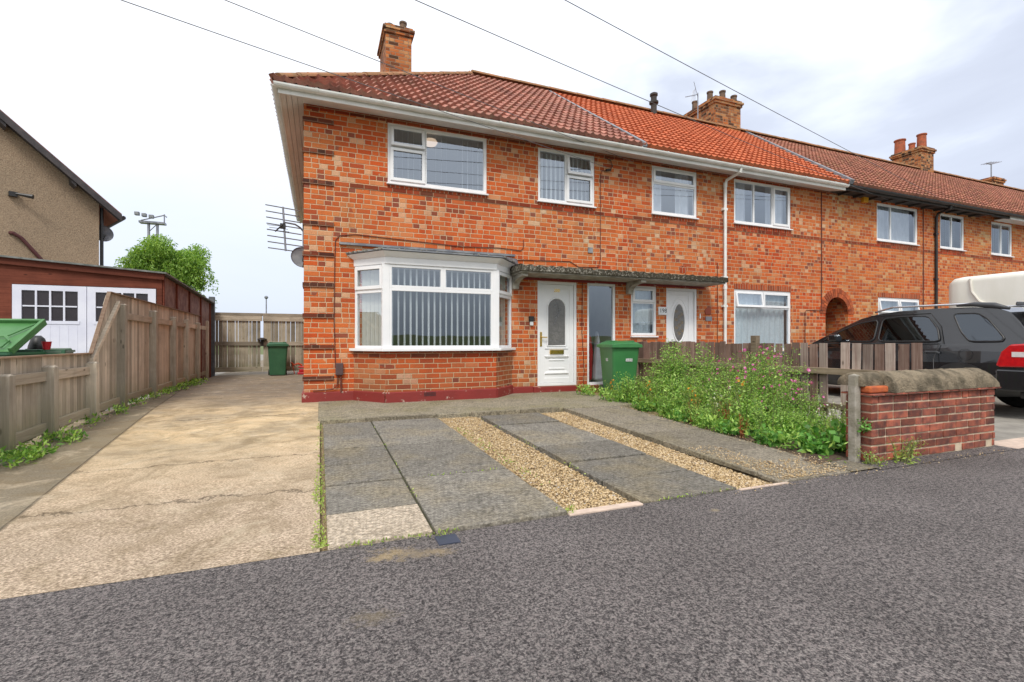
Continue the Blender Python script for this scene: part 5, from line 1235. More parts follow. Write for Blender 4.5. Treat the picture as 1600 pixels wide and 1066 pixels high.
# tall bins have the lid front towards -Y
wheelie('wheelie_bin', 'bright green wheelie bin numbered 200 standing beside the weedy flower bed', (5.24, 7.72, .1), R(-8), ('bin', 'bin'), 'closed', .94,
        [('200', .06, -.318, .72, FR4 @ Matrix.Rotation(R(5), 4, 'X'), 1), ('20', -.272, -.03, .72, LF4 @ Matrix.Rotation(R(3), 4, 'X'), 1)])
wheelie('wheelie_bin', 'small dark green wheelie bin by the timber gates at the driveway end', (-1.15, 15.75, .12), R(6), ('bin_dark', 'bin_dark'), 'closed', .9)
wheelie('wheelie_bin', 'green wheelie bin with its light green lid thrown open behind the low fence', (-3.62, 7.8, .05), R(-8), ('bin_dark', 'bin_light'), R(-57), .95)
wheelie('wheelie_bin', 'grey-green wheelie bin piled with rubbish beside the open green bin', (-3.48, 8.4, .06), R(10), ('bin_grey', 'bin_dark'), R(175), .95)
for (p, r_, mt, lb) in (((-3.5, 8.35, .95), .11, 'black', 'black rubbish bag heaped on the grey-green bin'),):
    b = MB(); b.lathe(p, [(.06, -.05), (r_, 0), (r_*.9, .1), (.07, .2), (.03, .24)], 9); tag(b.build('rubbish_bag', mt, origin=p, smooth=True), lb, 'rubbish bag')
b = MB(); b.lathe((-3.33, 8.15, .99), [(.035, 0), (.05, .11), (.053, .115), (.053, .12)], 12); tag(b.build('plastic_cup', 'redp', origin=(-3.33, 8.15, .99)), 'small red plastic cup on the rim of the grey-green bin', 'cup')
# red and orange garden clutter beyond the small bin
CL = thing('garden_sprayer', 'orange and red plastic garden tool lying between small green bin and house corner', 'garden tool', (-.6, 15.9, .12))
b = MB(); b.tube([(-.8, 15.9, .5), (-.72, 15.9, .42), (-.6, 15.9, .46), (-.5, 15.95, .4)], .03, 7); b.tube([(-.78, 15.9, .5), (-.7, 15.9, .15)], .012, 6); b.build('handle', 'orange', CL)
b = MB(); b.box(-.62, -.26, 15.8, 16.1, .13, .2); b.box(-.58, -.28, 15.85, 16.05, .2, .3); b.box(-.6, -.3, 15.82, 16.05, .33, .38); b.build('housing', 'redp', CL, bevel=.02)

# ------------------------------------------------------------------ picket fence
PF = thing('picket_fence', 'brown picket fence with gaps between the two front gardens', 'fence', (6.1, 5.8, 0))
b1, b2 = MB(), MB(); y = 3.24; k = 0
while y < 8.25:
    near = y < 5.2; wd = .1+rng.uniform(-.006, .008); gap = .028+rng.uniform(-.01, .014) if near else .008+rng.uniform(0, .01)
    if not (y <= 4.25 < y+wd+gap):
        zt = 1.085+rng.uniform(-.012, .014)+(.02 if y > 6 else 0); ln = rng.uniform(-.012, .012)
        mbx = b1 if (y > 4.6 or rng.random() < .4) else b2
        z0 = gz(y)+.1+rng.uniform(-.02, .03)
        mbx.hexa([(6.1, y, z0), (6.12, y, z0), (6.12, y+wd, z0), (6.1, y+wd, z0)], [(6.1, y+ln, zt), (6.12, y+ln, zt), (6.12, y+wd+ln, zt-.004), (6.1, y+wd+ln, zt)])
    y += wd+gap; k += 1
b1.build('picket_panel', 'picket', PF); b2.build('picket_panel', 'picket_fade', PF)
for za_, zb_ in ((.69, .77), (.25, .32)): b = MB(); b.box(6.055, 6.1, 3.25, 8.3, za_, zb_); b.build('rail', 'picket_h', PF, bevel=.004)
for yp, zt in ((5.36, 1.2), (8.3, 1.1)):
    b = MB(); b.box(6.0, 6.08, yp-.05, yp+.05, 0, zt); b.build('post', 'picket_h', PF, bevel=.005)
b = MB(); b.box(4.53, 4.605, 2.93, 3.0, -.02, .795); b.add([(4.53, 2.93, .795), (4.605, 2.93, .795), (4.605, 3.0, .795), (4.53, 3.0, .795), (4.565, 2.965, .81)], [(0, 1, 4), (1, 2, 4), (2, 3, 4), (3, 0, 4)])
tag(b.build('concrete_post', 'conc_post', origin=(4.52, 2.98, 0), bevel=.008), 'square weathered concrete post at the left end of the garden wall', 'post')

# ------------------------------------------------------------------ low garden wall with rounded coping
GW = thing('garden_wall', 'low red brick garden wall with rounded concrete coping', 'wall', (5.8, 2.95, 0))
wx0, wx1, wy0, wy1 = 4.62, 6.62, 2.85, 3.08
M['redbrick'] = simple('red_garden_brick', (.36, .1, .055), (.15, .05, .038), 11, .88, .006, rv=.5)
M['gmortar'] = simple('garden_mortar', (.62, .5, .36), (.42, .34, .24), 12, .95, .006)
b = MB(); b.box(wx0+.012, wx1-.012, wy0+.009, wy1-.009, -.03, .63); b.build('mortar_core', 'gmortar', GW)
b = MB(); hc = .0755
for r_ in range(8):
    z0 = .012+r_*hc; x = wx0; first = r_ % 2
    lens = []
    while x < wx1-.01:
        L_ = .105 if (first and x == wx0) or rng.random() < .22 else .215
        xe = min(x+L_, wx1); jx = rng.uniform(-.004, .004)
        if wx1-xe < .05: xe = wx1
        if not (r_ == 0 and rng.random() < .05):
            b.box(x+.005, xe-.008, wy0+jx*.8, wy0+.1, z0+.004+jx*.3, z0+hc-.0105+jx*.3)
        b.box(x+.004, xe-.006, wy1-.1, wy1+jx*.8, z0+.004, z0+hc-.007)
        x = xe+.002
    b.box(wx0-.003, wx0+.02, wy0+.11, wy1-.11, z0+.004, z0+hc-.007); b.box(wx1-.02, wx1+.003, wy0+.105, wy1-.105, z0+.004, z0+hc-.007)
b.build('brickwork', 'redbrick', GW, bevel=.004)
b = MB(); x = wx0-.02
while x < wx1+.03:
    b.box(x, min(x+.16, wx1+.035), wy0-.035+rng.uniform(-.006, .006), wy1+.03, .617, .634+rng.uniform(-.002, .003)); x += .163
b.build('tile_creasing', 'redbrick', GW, bevel=.003)
b = MB(); nn_ = 12; vs = []; st = 46
for i in range(st+1):
    x = wx0+.26+(wx1+.01-wx0-.26)*i/st
    endr = 1.0 if i < st-5 else math.cos((i-(st-5))/5*1.15)**.7
    for k in range(nn_+1):
        a = math.pi*k/nn_; rr_ = 1+.03*math.sin(i*1.7+k)+.02*rng.uniform(-1, 1)
        vs.append((x, (wy0+wy1)/2-math.cos(a)*.15*rr_, .636+max(0, math.sin(a))**.75*.19*rr_*endr))
b.add(vs, [(i*(nn_+1)+k, i*(nn_+1)+k+1, (i+1)*(nn_+1)+k+1, (i+1)*(nn_+1)+k) for i in range(st) for k in range(nn_)]+[tuple(range(nn_+1)), tuple(range(st*(nn_+1)+nn_, st*(nn_+1)-1, -1))], .5)
# short left length sits a little back where a piece broke away
vs = []
for i in range(8):
    x = wx0-.05+.315*i/7
    for k in range(nn_+1):
        a = math.pi*k/nn_; vs.append((x, (wy0+wy1)/2+.03-math.cos(a)*(.1 if k < 6 else .13), .70+max(0, math.sin(a))**.75*.12*(1 if i else .9)))
b.add(vs, [(i*(nn_+1)+k, i*(nn_+1)+k+1, (i+1)*(nn_+1)+k+1, (i+1)*(nn_+1)+k) for i in range(7) for k in range(nn_)]+[tuple(range(nn_+1)), tuple(range(7*(nn_+1)+nn_, 7*(nn_+1)-1, -1))], .5)
q = NT('rough_coping'); p = q.pos(); f = q.noise(p, 60, 4, .7); g2 = q.noise(p, 5, 4, .65)
M['coping'] = q.bsdf(q.mix(q.ramp(g2, [(.42, 0), (.62, .85)]), q.mix(f, (.18, .14, .09), (.46, .38, .27)), (.1, .085, .06)), .95, q.bump(q.math('ADD', f, q.noise(p, 22, 3, .6)), .03), spec=.15)
b.build('coping', 'coping', GW, smooth=True)
b = MB(); b.box(wx0-.01, wx0+.25, wy0+.0, wy0+.12, .638, .7); b.build('loose_brick', simple('orange_loose_brick', (.5, .12, .03), (.35, .08, .03), 12, .85, .006), GW, bevel=.015)

# ------------------------------------------------------------------ black SUV
SUV = thing('suv', 'glossy black estate style suv parked on the drive behind the picket fence', 'car', (9.93, 5.5, 0))
q = NT('car_paint'); p = q.pos()
M['paint'] = q.bsdf(q.mix(q.noise(p, 300, 2), (.006, .0065, .008), (.012, .013, .016)), .25, None, metal=0.0, spec=.5, Coat_Weight=1.0, Coat_Roughness=.04)
M['paintg'] = simple('dark_grey_trim', (.04, .043, .048), (.055, .058, .062), 30, .45)
M['tail'] = simple('tail_lamp_red', (.55, .008, .012), (.42, .005, .01), 20, .12, spec=.8)
M['lampclear'] = simple('lamp_clear', (.6, .55, .55), (.7, .66, .66), 20, .15, spec=.8)
CX, CY, CZ_ = 9.93, 3.45, .035
def cw(p): return (CX+p[0], CY+p[1], CZ_+p[2])
def cbuild(b, name, mat, par=SUV, **k):
    b.v = [cw(p) for p in b.v]; return b.build(name, mat, par, **k)
# lower body lofted nose to tail
def sect(y, w, zb, zt, crown, wt):
    half = [(w*.86, zb), (w*.97, zb+.1), (w, zb+.32), (w, zb+.5), (w*.985, zt-.1), (wt, zt), (wt*.6, zt+crown*.8), (0, zt+crown)]
    pts = half+[(-x, z) for x, z in half[-2::-1]]
    return [(x, y, z) for x, z in pts]
ST = [(.0, .80, .36, .78, .0, .76), (.05, .88, .33, .86, 0, .84), (.14, .905, .31, 1.02, .0, .86), (.6, .915, .26, 1.035, 0, .87), (1.5, .92, .25, 1.03, 0, .87), (2.6, .92, .25, 1.01, 0, .87), (3.15, .915, .25, .985, .03, .85), (3.7, .9, .27, .93, .05, .82), (4.1, .86, .3, .85, .05, .76), (4.28, .78, .33, .76, .03, .68), (4.35, .66, .38, .66, .0, .56)]
b = MB(); vs = []; m = 15
for s in ST: vs += sect(*s)
b.add(vs, [(i*m+k, i*m+(k+1) % m, (i+1)*m+(k+1) % m, (i+1)*m+k) for i in range(len(ST)-1) for k in range(m)]+[tuple(range(m)), tuple(range(len(ST)*m-1, (len(ST)-1)*m-1, -1))], .5)
# greenhouse: profile points (y, z, half width)
def hwid(z, y): return .872-(z-1.03)*.36-(max(0, .6-y)*.04)
GH = [(3.35, .99), (3.1, 1.13), (2.78, 1.31), (2.42, 1.49), (2.15, 1.56), (1.8, 1.6), (1.3, 1.61), (.8, 1.60), (.52, 1.57), (.36, 1.5), (.24, 1.36), (.14, 1.2), (.08, 1.03)]
n = len(GH); vs = [(-hwid(z, y), y, z) for y, z in GH]+[(hwid(z, y), y, z) for y, z in GH]
mid = [(0, y+(.04 if y > 2 else -.02 if y < .6 else 0), z+.03) for y, z in GH]
vs += mid
b.add(vs, [tuple(range(n)), tuple(range(2*n-1, n-1, -1))]+[(i, i+1, 2*n+i+1, 2*n+i) for i in range(n-1)]+[(2*n+i, 2*n+i+1, n+i+1, n+i) for i in range(n-1)], .5)
body = cbuild(b, 'body', 'paint', smooth=False, bevel=.02)
body.modifiers['bevel'].segments = 4
for p_ in body.data.polygons: p_.use_smooth = False
def patch(pts, name, mat, off=.012, par=SUV, side=-1, holeback=False):
    b = MB(); b.add([(side*(hwid(z, y)+off), y, z) for y, z in pts], [tuple(range(len(pts)))], .5); return cbuild(b, name, mat, par)
def trim(pts, name, mat, r=.008, off=.012, side=-1, close=True):
    pp = pts+([pts[0]] if close else []); b = MB(); b.tube([(side*(hwid(z, y)+off), y, z) for y, z in pp], r, 6, .5, cap=not close); return cbuild(b, name, mat)
def smoothpoly(pts, n=2):
    for _ in range(n):
        o = []
        for a, c in zip(pts, pts[1:]+pts[:1]):
            o += [(a[0]*.88+c[0]*.12, a[1]*.88+c[1]*.12), (a[0]*.12+c[0]*.88, a[1]*.12+c[1]*.88)]
        pts = o
    return pts
quarter = smoothpoly([(1.03, 1.51), (.72, 1.50), (.58, 1.4), (.37, 1.13), (.39, 1.08), (.76, 1.08), (.88, 1.22)], 2)
rear = smoothpoly([(2.04, 1.47), (2.04, 1.08), (1.6, 1.08), (1.13, 1.08), (1.19, 1.28), (1.36, 1.49), (1.75, 1.5)], 2)
front = smoothpoly([(3.05, 1.08), (2.6, 1.08), (2.11, 1.08), (2.11, 1.46), (2.42, 1.41), (2.78, 1.25)], 2)
for sd_ in (-1, 1):
    for nm, pl in (('quarter_window', quarter), ('rear_side_window', rear), ('front_side_window', front)):
        patch(pl, nm, 'carglass', .008, side=sd_)
        patch(pl, nm+'_backing', simple('cabin_dark', (.03, .03, .03), (.07, .065, .06), 3, .8), .003, side=sd_) if sd_ == -1 and nm == 'x' else None
        trim(pl, 'window_seal', 'black', .012, .004, sd_)
# belt line trim and door gap lines
trim([(3.2, 1.045), (1.13, 1.045)], 'belt_trim', 'paintg', .008, .004, close=False)
trim([(1.12, 1.04), (1.15, .8), (1.1, .55)], 'door_gap', 'black', .005, .03, close=False)
trim([(1.08, 1.05), (1.16, 1.32), (1.33, 1.535), (2.3, 1.54)], 'door_gap', 'black', .006, .004, close=False)
for sd_ in (-1, 1):
    b = MB(); b.tube([(sd_*.66, .62, 1.61), (sd_*.67, .8, 1.655), (sd_*.67, 1.9, 1.67), (sd_*.66, 2.2, 1.60)], .016, 8, .5)
    cbuild(b, 'roof_rail', 'chrome', smooth=True)
for sd_ in (-1, 1):
    b = MB(); b.tube([(sd_*.655, .38, 1.555), (sd_*.665, .55, 1.61), (sd_*.67, .78, 1.642), (sd_*.67, 1.0, 1.638)], [.02, .045, .035, .02], 8, .5)
    cbuild(b, 'rail_foot', 'paintg', smooth=True)
b = MB(); b.tube([(0.1, .35, 1.66), (0.1, .1, 1.93)], .006, 6); b.lathe((.1, .36, 1.64), [(.03, 0), (.02, .03)], 8); cbuild(b, 'antenna', 'black')
b = MB(); b.prism([(-.92, 1.06), (-1.08, 1.08), (-1.1, 1.2), (-.96, 1.22), (-.9, 1.14)], 2.62, 2.78, .5); cbuild(b, 'wing_mirror', 'paint', bevel=.03)
for zc in (2.0, 1.3):
    b = MB(); b.tube([(-.925, zc, .9), (-.96, zc-.03, .915), (-.96, zc-.17, .915), (-.925, zc-.2, .9)], .014, 6); cbuild(b, 'door_handle', 'paintg')
b = MB(); vs = []   # tail lamps wrapping the rear corner
for sd_ in (-1, 1):
    pts = [(.37, .93), (.27, 1.035), (.12, 1.045), (-.0, 1.03), (-.02, .72), (.38, .71), (.43, .73)]
    tl = MB(); tl.add([(sd_*.925*1.0, y, z) for y, z in pts]+[(sd_*.7, y, z) for y, z in pts], [tuple(range(7)), tuple(range(13, 6, -1))]+[(i, (i+1) % 7, (i+1) % 7+7, i+7) for i in range(7)], .5)
    lamp = cbuild(tl, 'tail_lamp', 'tail', bevel=.02)
    b = MB(); b.box(sd_*.93 if sd_ < 0 else .9, sd_*.9 if sd_ < 0 else .93, .02, .25, .86, .93); b.box(-.9 if sd_ < 0 else .6, -.6 if sd_ < 0 else .9, -.03, -.015, .86, .93); cbuild(b, 'reversing_lens', 'lampclear', lamp)
b = MB(); b.hexa([(-.62, -.0, 1.58), (.62, -.0, 1.58), (.62, .34, 1.6), (-.62, .34, 1.6)], [(-.6, -.02, 1.605), (.6, -.02, 1.605), (.6, .34, 1.655), (-.6, .34, 1.655)]); cbuild(b, 'spoiler', 'paint', bevel=.012)
b = MB(); b.box(-.25, .25, -.0, .02, 1.54, 1.57); cbuild(b, 'brake_light', 'tail')
b = MB(); b.add([(-.6, .19, 1.5), (.6, .19, 1.5), (.7, .03, 1.1), (-.7, .03, 1.1)], [(0, 1, 2, 3)]); cbuild(b, 'rear_window', 'carglass')
b = MB(); b.tube([(-.05, .02, 1.12), (-.4, .1, 1.25), (-.5, .12, 1.3)], .008, 6); cbuild(b, 'rear_wiper', 'black')
b = MB(); vs = []
prof = [(-.06, .36), (-.1, .5), (-.1, .64), (-.03, .69)]
for x in (-.9, -.8, -.4, 0, .4, .8, .9):
    k = .16*(abs(x)/.9)**4
    for y, z in prof: vs.append((x, y+k, z))
b.add(vs, [(i*4+k, i*4+k+1, (i+1)*4+k+1, (i+1)*4+k) for i in range(6) for k in range(3)], .5)
for sd_ in (-1, 1): b.box(sd_*.93-.02, sd_*.93+.02 if sd_ > 0 else -.91, .0, .42, .38, .68, .5)
cbuild(b, 'rear_bumper', 'paint', bevel=.02)
b = MB(); b.box(-.85, .85, -.04, .2, .28, .38); cbuild(b, 'lower_valance', 'black', bevel=.02)
for wy in (.85, 3.48):
    for sd_ in (-1, 1):
        b = MB(); b.lathe((sd_*.82, wy, .34), [(.2, -.11), (.31, -.11), (.345, -.08), (.345, .08), (.31, .11), (.2, .11)], 28, 'x'); wh = cbuild(b, 'wheel', 'tyre')
        b = MB(); b.lathe((sd_*.82+sd_*.08, wy, .34), [(.03, -.02), (.19, .0), (.21, .03), (.2, .035)], 20, 'x'); cbuild(b, 'rim', 'chrome', wh)
for wy in (.85, 3.48):
    b = MB(); b.lathe((-.918, wy, .36), [(.4, -.006), (.4, .0), (.01, .001)], 24, 'x'); cbuild(b, 'wheel_arch', 'black')
b = MB(); b.tube([(-.922, .78+.085*math.cos(R(a)), .88+.085*math.sin(R(a))) for a in range(0, 361, 20)], .003, 5); cbuild(b, 'fuel_flap', 'black')

# ------------------------------------------------------------------ cream caravan beyond the SUV
CV = thing('caravan', 'cream moulded caravan standing beyond the black suv', 'caravan', (13.1, 3.5, 0))
q = NT('cream_grp'); p = q.pos()
M['cream'] = q.bsdf(q.mix(q.ramp(q.noise(p, 2, 4, .6, stretch=(1, 1, .3)), [(.35, 0), (.7, 1)]), (.8, .79, .72), (.7, .69, .6)), .4, spec=.4)
b = MB()
def rrect(x0, x1, z0, z1, r, n=5):
    pts = []
    for cx_, cz_, a0 in ((x1-r, z1-r, 0), (x0+r, z1-r, 90), (x0+r, z0+r, 180), (x1-r, z0+r, 270)):
        for k in range(n+1): a = R(a0+90*k/n); pts.append((cx_+r*math.cos(a), cz_+r*math.sin(a)))
    return pts
sts = [(5.98, .16), (5.94, .08), (5.85, .02), (5.7, 0), (.6, 0), (.4, .05), (.3, .2)]
m = None; vs = []
for y, i_ in sts:
    pr = rrect(12.0+i_, 14.2-i_, .55+i_*.5, 2.42-i_, .12); m = len(pr); vs += [(x, y, z) for x, z in pr]
b.add(vs, [(i*m+k, i*m+(k+1) % m, (i+1)*m+(k+1) % m, (i+1)*m+k) for i in range(len(sts)-1) for k in range(m)]+[tuple(range(m)), tuple(range(len(sts)*m-1, (len(sts)-1)*m-1, -1))], .5)
b.build('body', 'cream', CV, smooth=True)
b = MB(); b.tube([(11.995, 5.55, 2.36), (11.985, 5.52, 2.1), (11.985, 5.4, 1.9), (11.985, 5.2, 1.8), (11.985, 4.9, 1.7), (11.985, 4.4, 1.62), (11.985, .8, 1.58)], .022, 8); b.build('side_moulding', simple('pale_moulding', (.72, .68, .6), rough=.35), CV)
b = MB(); b.box(11.985, 12.0, 2.2, 3.6, 1.3, 1.95); b.build('window', 'carglass', CV, bevel=.01)
for x in (12.15, 14.05):
    b = MB(); b.lathe((x, 2.8, .32), [(.15, -.09), (.3, -.09), (.32, -.05), (.32, .05), (.3, .09), (.15, .09)], 24, 'x'); b.build('wheel', 'tyre', CV)
b = MB(); b.box(12.3, 13.9, .5, 5.8, .42, .56); b.box(13.0, 13.2, 5.8, 6.9, .42, .5); b.build('chassis', 'black', CV)

# ------------------------------------------------------------------ far things over the gate
FM = thing('floodlight_mast', 'tall steel floodlight mast rising behind the green tree', 'floodlight mast', (-16.1, 60, 0))
b = MB(); b.tube([(-16.35, 60, 0), (-16.35, 60, 13.4)], .13, 6); b.tube([(-15.6, 60, 0), (-15.6, 60, 13.4)], .13, 6)
for k in range(12): b.tube([(-16.35, 60, 2+k*.95), (-15.6, 60, 2.9+k*.95)], .04, 4)
b.build('lattice_pole', 'alu', FM)
b = MB(); b.box(-17.1, -14.9, 59.6, 60.4, 13.3, 13.5); b.tube([(-16.9, 59.6, 13.5), (-14.9, 59.6, 14.2), (-14.9, 60.4, 14.2)], .06, 5); b.tube([(-14.9, 59.6, 13.4), (-14.9, 59.6, 14.3)], .06, 5); b.build('platform', 'alu', FM)
for k in range(3): b = MB(); b.box(-17.3+.6*k, -16.9+.6*k, 59.0, 59.4, 13.9-.1*k, 14.25-.1*k); b.build('lamp_head', 'lead', FM, bevel=.05)
LP = thing('street_lamp', 'distant slim street lamp with small dark head beyond the gates', 'street lamp', (-4.6, 50, 0))
b = MB(); b.tube([(-4.6, 50, 0), (-4.6, 50, 5.1)], [.07, .05], 8); b.build('pole', 'alu', LP)
b = MB(); b.lathe((-4.6, 50, 5.1), [(.06, 0), (.16, .1), (.17, .2), (.08, .3)], 12); b.build('lamp_head', 'lead', LP)

# ------------------------------------------------------------------ foliage
def leaves(P, size, spread_dir=None, droop=.3, narrow=.45, seed=1):
    r_ = np.random.default_rng(seed); n = len(P); P = np.asarray(P, float)
    az = r_.random(n)*2*np.pi; el = (r_.random(n)-.5)*1.8-droop
    d_ = np.stack([np.cos(az)*np.cos(el), np.sin(az)*np.cos(el), np.sin(el)], 1)
    s = np.asarray(size)*(.6+.8*r_.random(n)); side = np.cross(d_, r_.normal(size=(n, 3))); side /= np.linalg.norm(side, axis=1)[:, None]+1e-9
    a = P; t = P+d_*s[:, None]; m1 = P+d_*(s*.45)[:, None]+side*(s*narrow*.5)[:, None]; m2 = P+d_*(s*.45)[:, None]-side*(s*narrow*.5)[:, None]
    V = np.stack([a, m1, t, m2], 1).reshape(-1, 3); F = np.arange(n*4).reshape(-1, 4)
    return V, F, r_.random(n)
TR = thing('tree', 'bright green rounded tree with drooping twigs behind the garage', 'tree', (-6.0, 24.5, 0))
b = MB(); b.tube([(-6, 24.5, 0), (-5.95, 24.5, 1.2), (-6.0, 24.4, 2.2), (-6.05, 24.4, 3.2)], [.22, .17, .13, .08], 9)
tips = []
for k in range(16):
    a = k*2.4; l = rng.uniform(.8, 1.5); zt = rng.uniform(3.4, 5.1); tp = (-6+l*math.cos(a), 24.4+l*math.sin(a), zt); tips.append(tp)
    b.tube([(-6, 24.4, 1.8+.08*k), (-6+l*.4*math.cos(a), 24.4+l*.4*math.sin(a), 2.6+.1*k), tp], [.07, .045, .012], 6)
b.build('trunk', 'bark', TR)
pts = []; trg = np.random.default_rng(5)
cl = [(-6.0+trg.normal()*.85, 24.4+trg.normal()*.85, 4.3+trg.normal()*.55, trg.uniform(.35, .75)) for _ in range(58)]
for (x, y, z, r_) in cl:
    dd = math.hypot(x+6, y-24.4)
    if dd > 1.35: x = -6+(x+6)*1.35/dd; y = 24.4+(y-24.4)*1.35/dd
    z = min(z, 5.35-.22*dd*dd*.6)
    n = int(1500*r_); v = trg.normal(size=(n, 3)); v /= np.linalg.norm(v, axis=1)[:, None]; rad = r_*trg.random(n)**.45
    pts.append(np.array([x, y, z])+v*rad[:, None]*np.array([1, 1, .8]))
for k in range(95):     # drooping strands round the edge
    a = trg.random()*6.28; l = trg.uniform(1.0, 1.9); x, y = -6+l*math.cos(a), 24.4+l*math.sin(a); z1 = 5.0-.35*l*trg.uniform(.6, 1.4); ln = trg.uniform(.5, 1.6); t = trg.random(38)
    pts.append(np.stack([x+.3*math.cos(a)*t, y+.3*math.sin(a)*t, z1-ln*t*t], 1)+trg.normal(size=(38, 3))*.045)
V, F, rn = leaves(np.concatenate(pts), .13, droop=.6, narrow=.42, seed=3)
finish(fast('crown', V, F, rn), 'leaf_tree', TR, 'crown'); TR.scale = (.84, .84, .97)

# wild plants in the bed: a few kinds, then copies
def plant_mesh(h, sp, nst, lpl, lsize, narrow, seed, flower=None, nf=0, fs=.03, taper=True):
    r_ = np.random.default_rng(seed); st = MB(); P = []; S = []; fl = []
    for k in range(nst):
        a = r_.random()*6.28; d0 = r_.random()*sp*.45; lean = r_.uniform(.1, .75)*sp; hh = h*r_.uniform(.62, 1.0)
        base = np.array([d0*math.cos(a), d0*math.sin(a), 0]); top = base+np.array([lean*math.cos(a), lean*math.sin(a), hh])
        midp = (base+top)/2+np.array([-.12*lean*math.cos(a), -.12*lean*math.sin(a), hh*.08])
        q3 = [tuple(base), tuple(midp), tuple(top)]; st.tube(q3, [.006, .0045, .002], 4)
        for j in range(lpl):
            t = (j+r_.random())/lpl; p = (1-t)**2*base+2*t*(1-t)*midp+t*t*top
            wdt = sp*.16*(1-.55*t)+.012
            P.append(p+r_.normal(size=3)*np.array([wdt, wdt, .02])); S.append(lsize*(1.25-.75*t if taper else 1))
        if flower and k < nf: fl.append(top)
        if flower and k < nf and r_.random() < .7:
            for _ in range(3):
                t = r_.uniform(.6, .97); fl.append((1-t)**2*base+2*t*(1-t)*midp+t*t*top+r_.normal(size=3)*.03)
    V, F, rn = leaves(np.array(P), np.array(S), droop=.05, narrow=narrow, seed=seed+1)
    return st, fast('foliage', V, F, rn), fl, r_
def flower_mesh(fl, fs, r_):
    V = []; F = []; rn = []
    for c in fl:
        nrm = r_.normal(size=3)+np.array([-.3, -.8, .6]); nrm /= np.linalg.norm(nrm); u = np.cross(nrm, [0, 0, 1.0]); u /= np.linalg.norm(u)+1e-9; w_ = np.cross(nrm, u)
        for k in range(5):
            a = k*1.2566; d_ = u*math.cos(a)+w_*math.sin(a); s_ = -u*math.sin(a)+w_*math.cos(a); b0 = len(V)
            V += [c, c+d_*fs*.6+s_*fs*.42+nrm*fs*.2, c+d_*fs*1.0+nrm*fs*.3, c+d_*fs*.6-s_*fs*.42+nrm*fs*.2]; F.append([b0, b0+1, b0+2, b0+3]); rn.append(r_.random())
    return fast('flowers', np.array(V), np.array(F), rn)
KINDS = {
 'tall_leafy': dict(h=1.14, sp=.27, nst=17, lpl=90, lsize=.06, narrow=.42, lm='leaf'),
 'mallow': dict(h=1.1, sp=.36, nst=21, lpl=80, lsize=.042, narrow=.6, lm='leaf', flower='pink', nf=7, fs=.026),
 'marigold': dict(h=.55, sp=.3, nst=13, lpl=26, lsize=.055, narrow=.35, lm='leaf_y', flower='orangef', nf=3, fs=.02),
 'daisy': dict(h=.62, sp=.34, nst=16, lpl=22, lsize=.045, narrow=.3, lm='leaf_y', flower='whitef', nf=9, fs=.016),
 'bushy': dict(h=.68, sp=.36, nst=24, lpl=60, lsize=.058, narrow=.5, lm='leaf'),
 'broadleaf': dict(h=.3, sp=.34, nst=17, lpl=8, lsize=.11, narrow=.8, lm='leaf_d'),
 'dock': dict(h=.55, sp=.12, nst=4, lpl=45, lsize=.035, narrow=.6, lm='deadleaf'),
}
PROTO = {}
def make_plant(kind):
    k = dict(KINDS[kind]); lm = k.pop('lm'); fm = k.pop('flower', None); nf = k.pop('nf', 0); fs_ = k.pop('fs', .03)
    st, fo, fl, r_ = plant_mesh(seed=hash_(kind), flower=fm, nf=nf, **k)
    root = thing('wild_plant', 'x', 'plant')
    ORG[root.name] = Vector((0, 0, 0)); st.build('stems', 'stem' if kind != 'dock' else 'deadleaf', root); finish(fo, lm, root, 'foliage')
    if fm and fl: finish(flower_mesh(fl, fs_, r_), fm, root, 'flowers')
    return root
def hash_(s): return sum(ord(c)*(i+3) for i, c in enumerate(s)) % 997
DESC = {'tall_leafy': 'tall leafy green weed', 'mallow': 'pink flowered mallow', 'marigold': 'orange flowered marigold', 'daisy': 'white flowered daisy clump', 'bushy': 'bushy mid green weed', 'broadleaf': 'low broad leaved plant', 'dock': 'rusty brown dried dock'}
SPOTS = {
 'tall_leafy': [(5.3, 6.15, 1.0), (5.45, 6.4, 1.02), (5.15, 6.4, .92), (5.5, 6.0, .98), (5.6, 7.0, .7), (5.35, 5.55, .82), (5.6, 5.1, .84), (5.05, 5.7, .6), (5.75, 5.5, .6)],
 'mallow': [(5.42, 4.48, 1.0), (5.28, 4.75, .93), (5.2, 5.15, .84), (5.05, 4.55, .74), (5.15, 4.2, .62), (5.45, 4.1, .6), (5.6, 4.75, .9)],
 'marigold': [(4.85, 7.1, .8), (4.85, 6.1, .9), (4.7, 5.2, .95), (5.0, 4.85, 1.2)],
 'daisy': [(5.2, 3.65, .66), (5.5, 3.75, .7), (4.75, 4.75, .8), (5.35, 3.35, .5), (5.6, 3.4, .5)],
 'bushy': [(4.9, 6.75, .9), (5.0, 5.9, .95), (4.6, 5.6, .6), (4.8, 5.3, .9), (4.75, 4.35, .8), (4.7, 3.95, .65), (4.95, 3.75, .55), (4.5, 4.8, .5), (5.15, 6.95, .75)],
 'broadleaf': [(4.75, 3.3, 1.0), (4.5, 3.35, .7), (5.05, 3.2, 1.0), (4.45, 3.75, .7), (4.42, 4.3, .6), (4.5, 5.2, .6), (4.65, 6.2, .6), (4.75, 6.9, .6), (5.35, 3.15, .8), (5.55, 3.3, .8)],
 'dock': [(4.52, 4.95, .75), (4.42, 4.1, .6), (4.75, 6.35, .6), (4.62, 4.5, .8)],
}
ORD = ['nearest the pavement', 'second from the pavement', 'third from the pavement', 'fourth from the pavement', 'fifth from the pavement', 'sixth from the pavement', 'seventh from the pavement', 'eighth from the pavement', 'ninth from the pavement', 'tenth from the pavement']
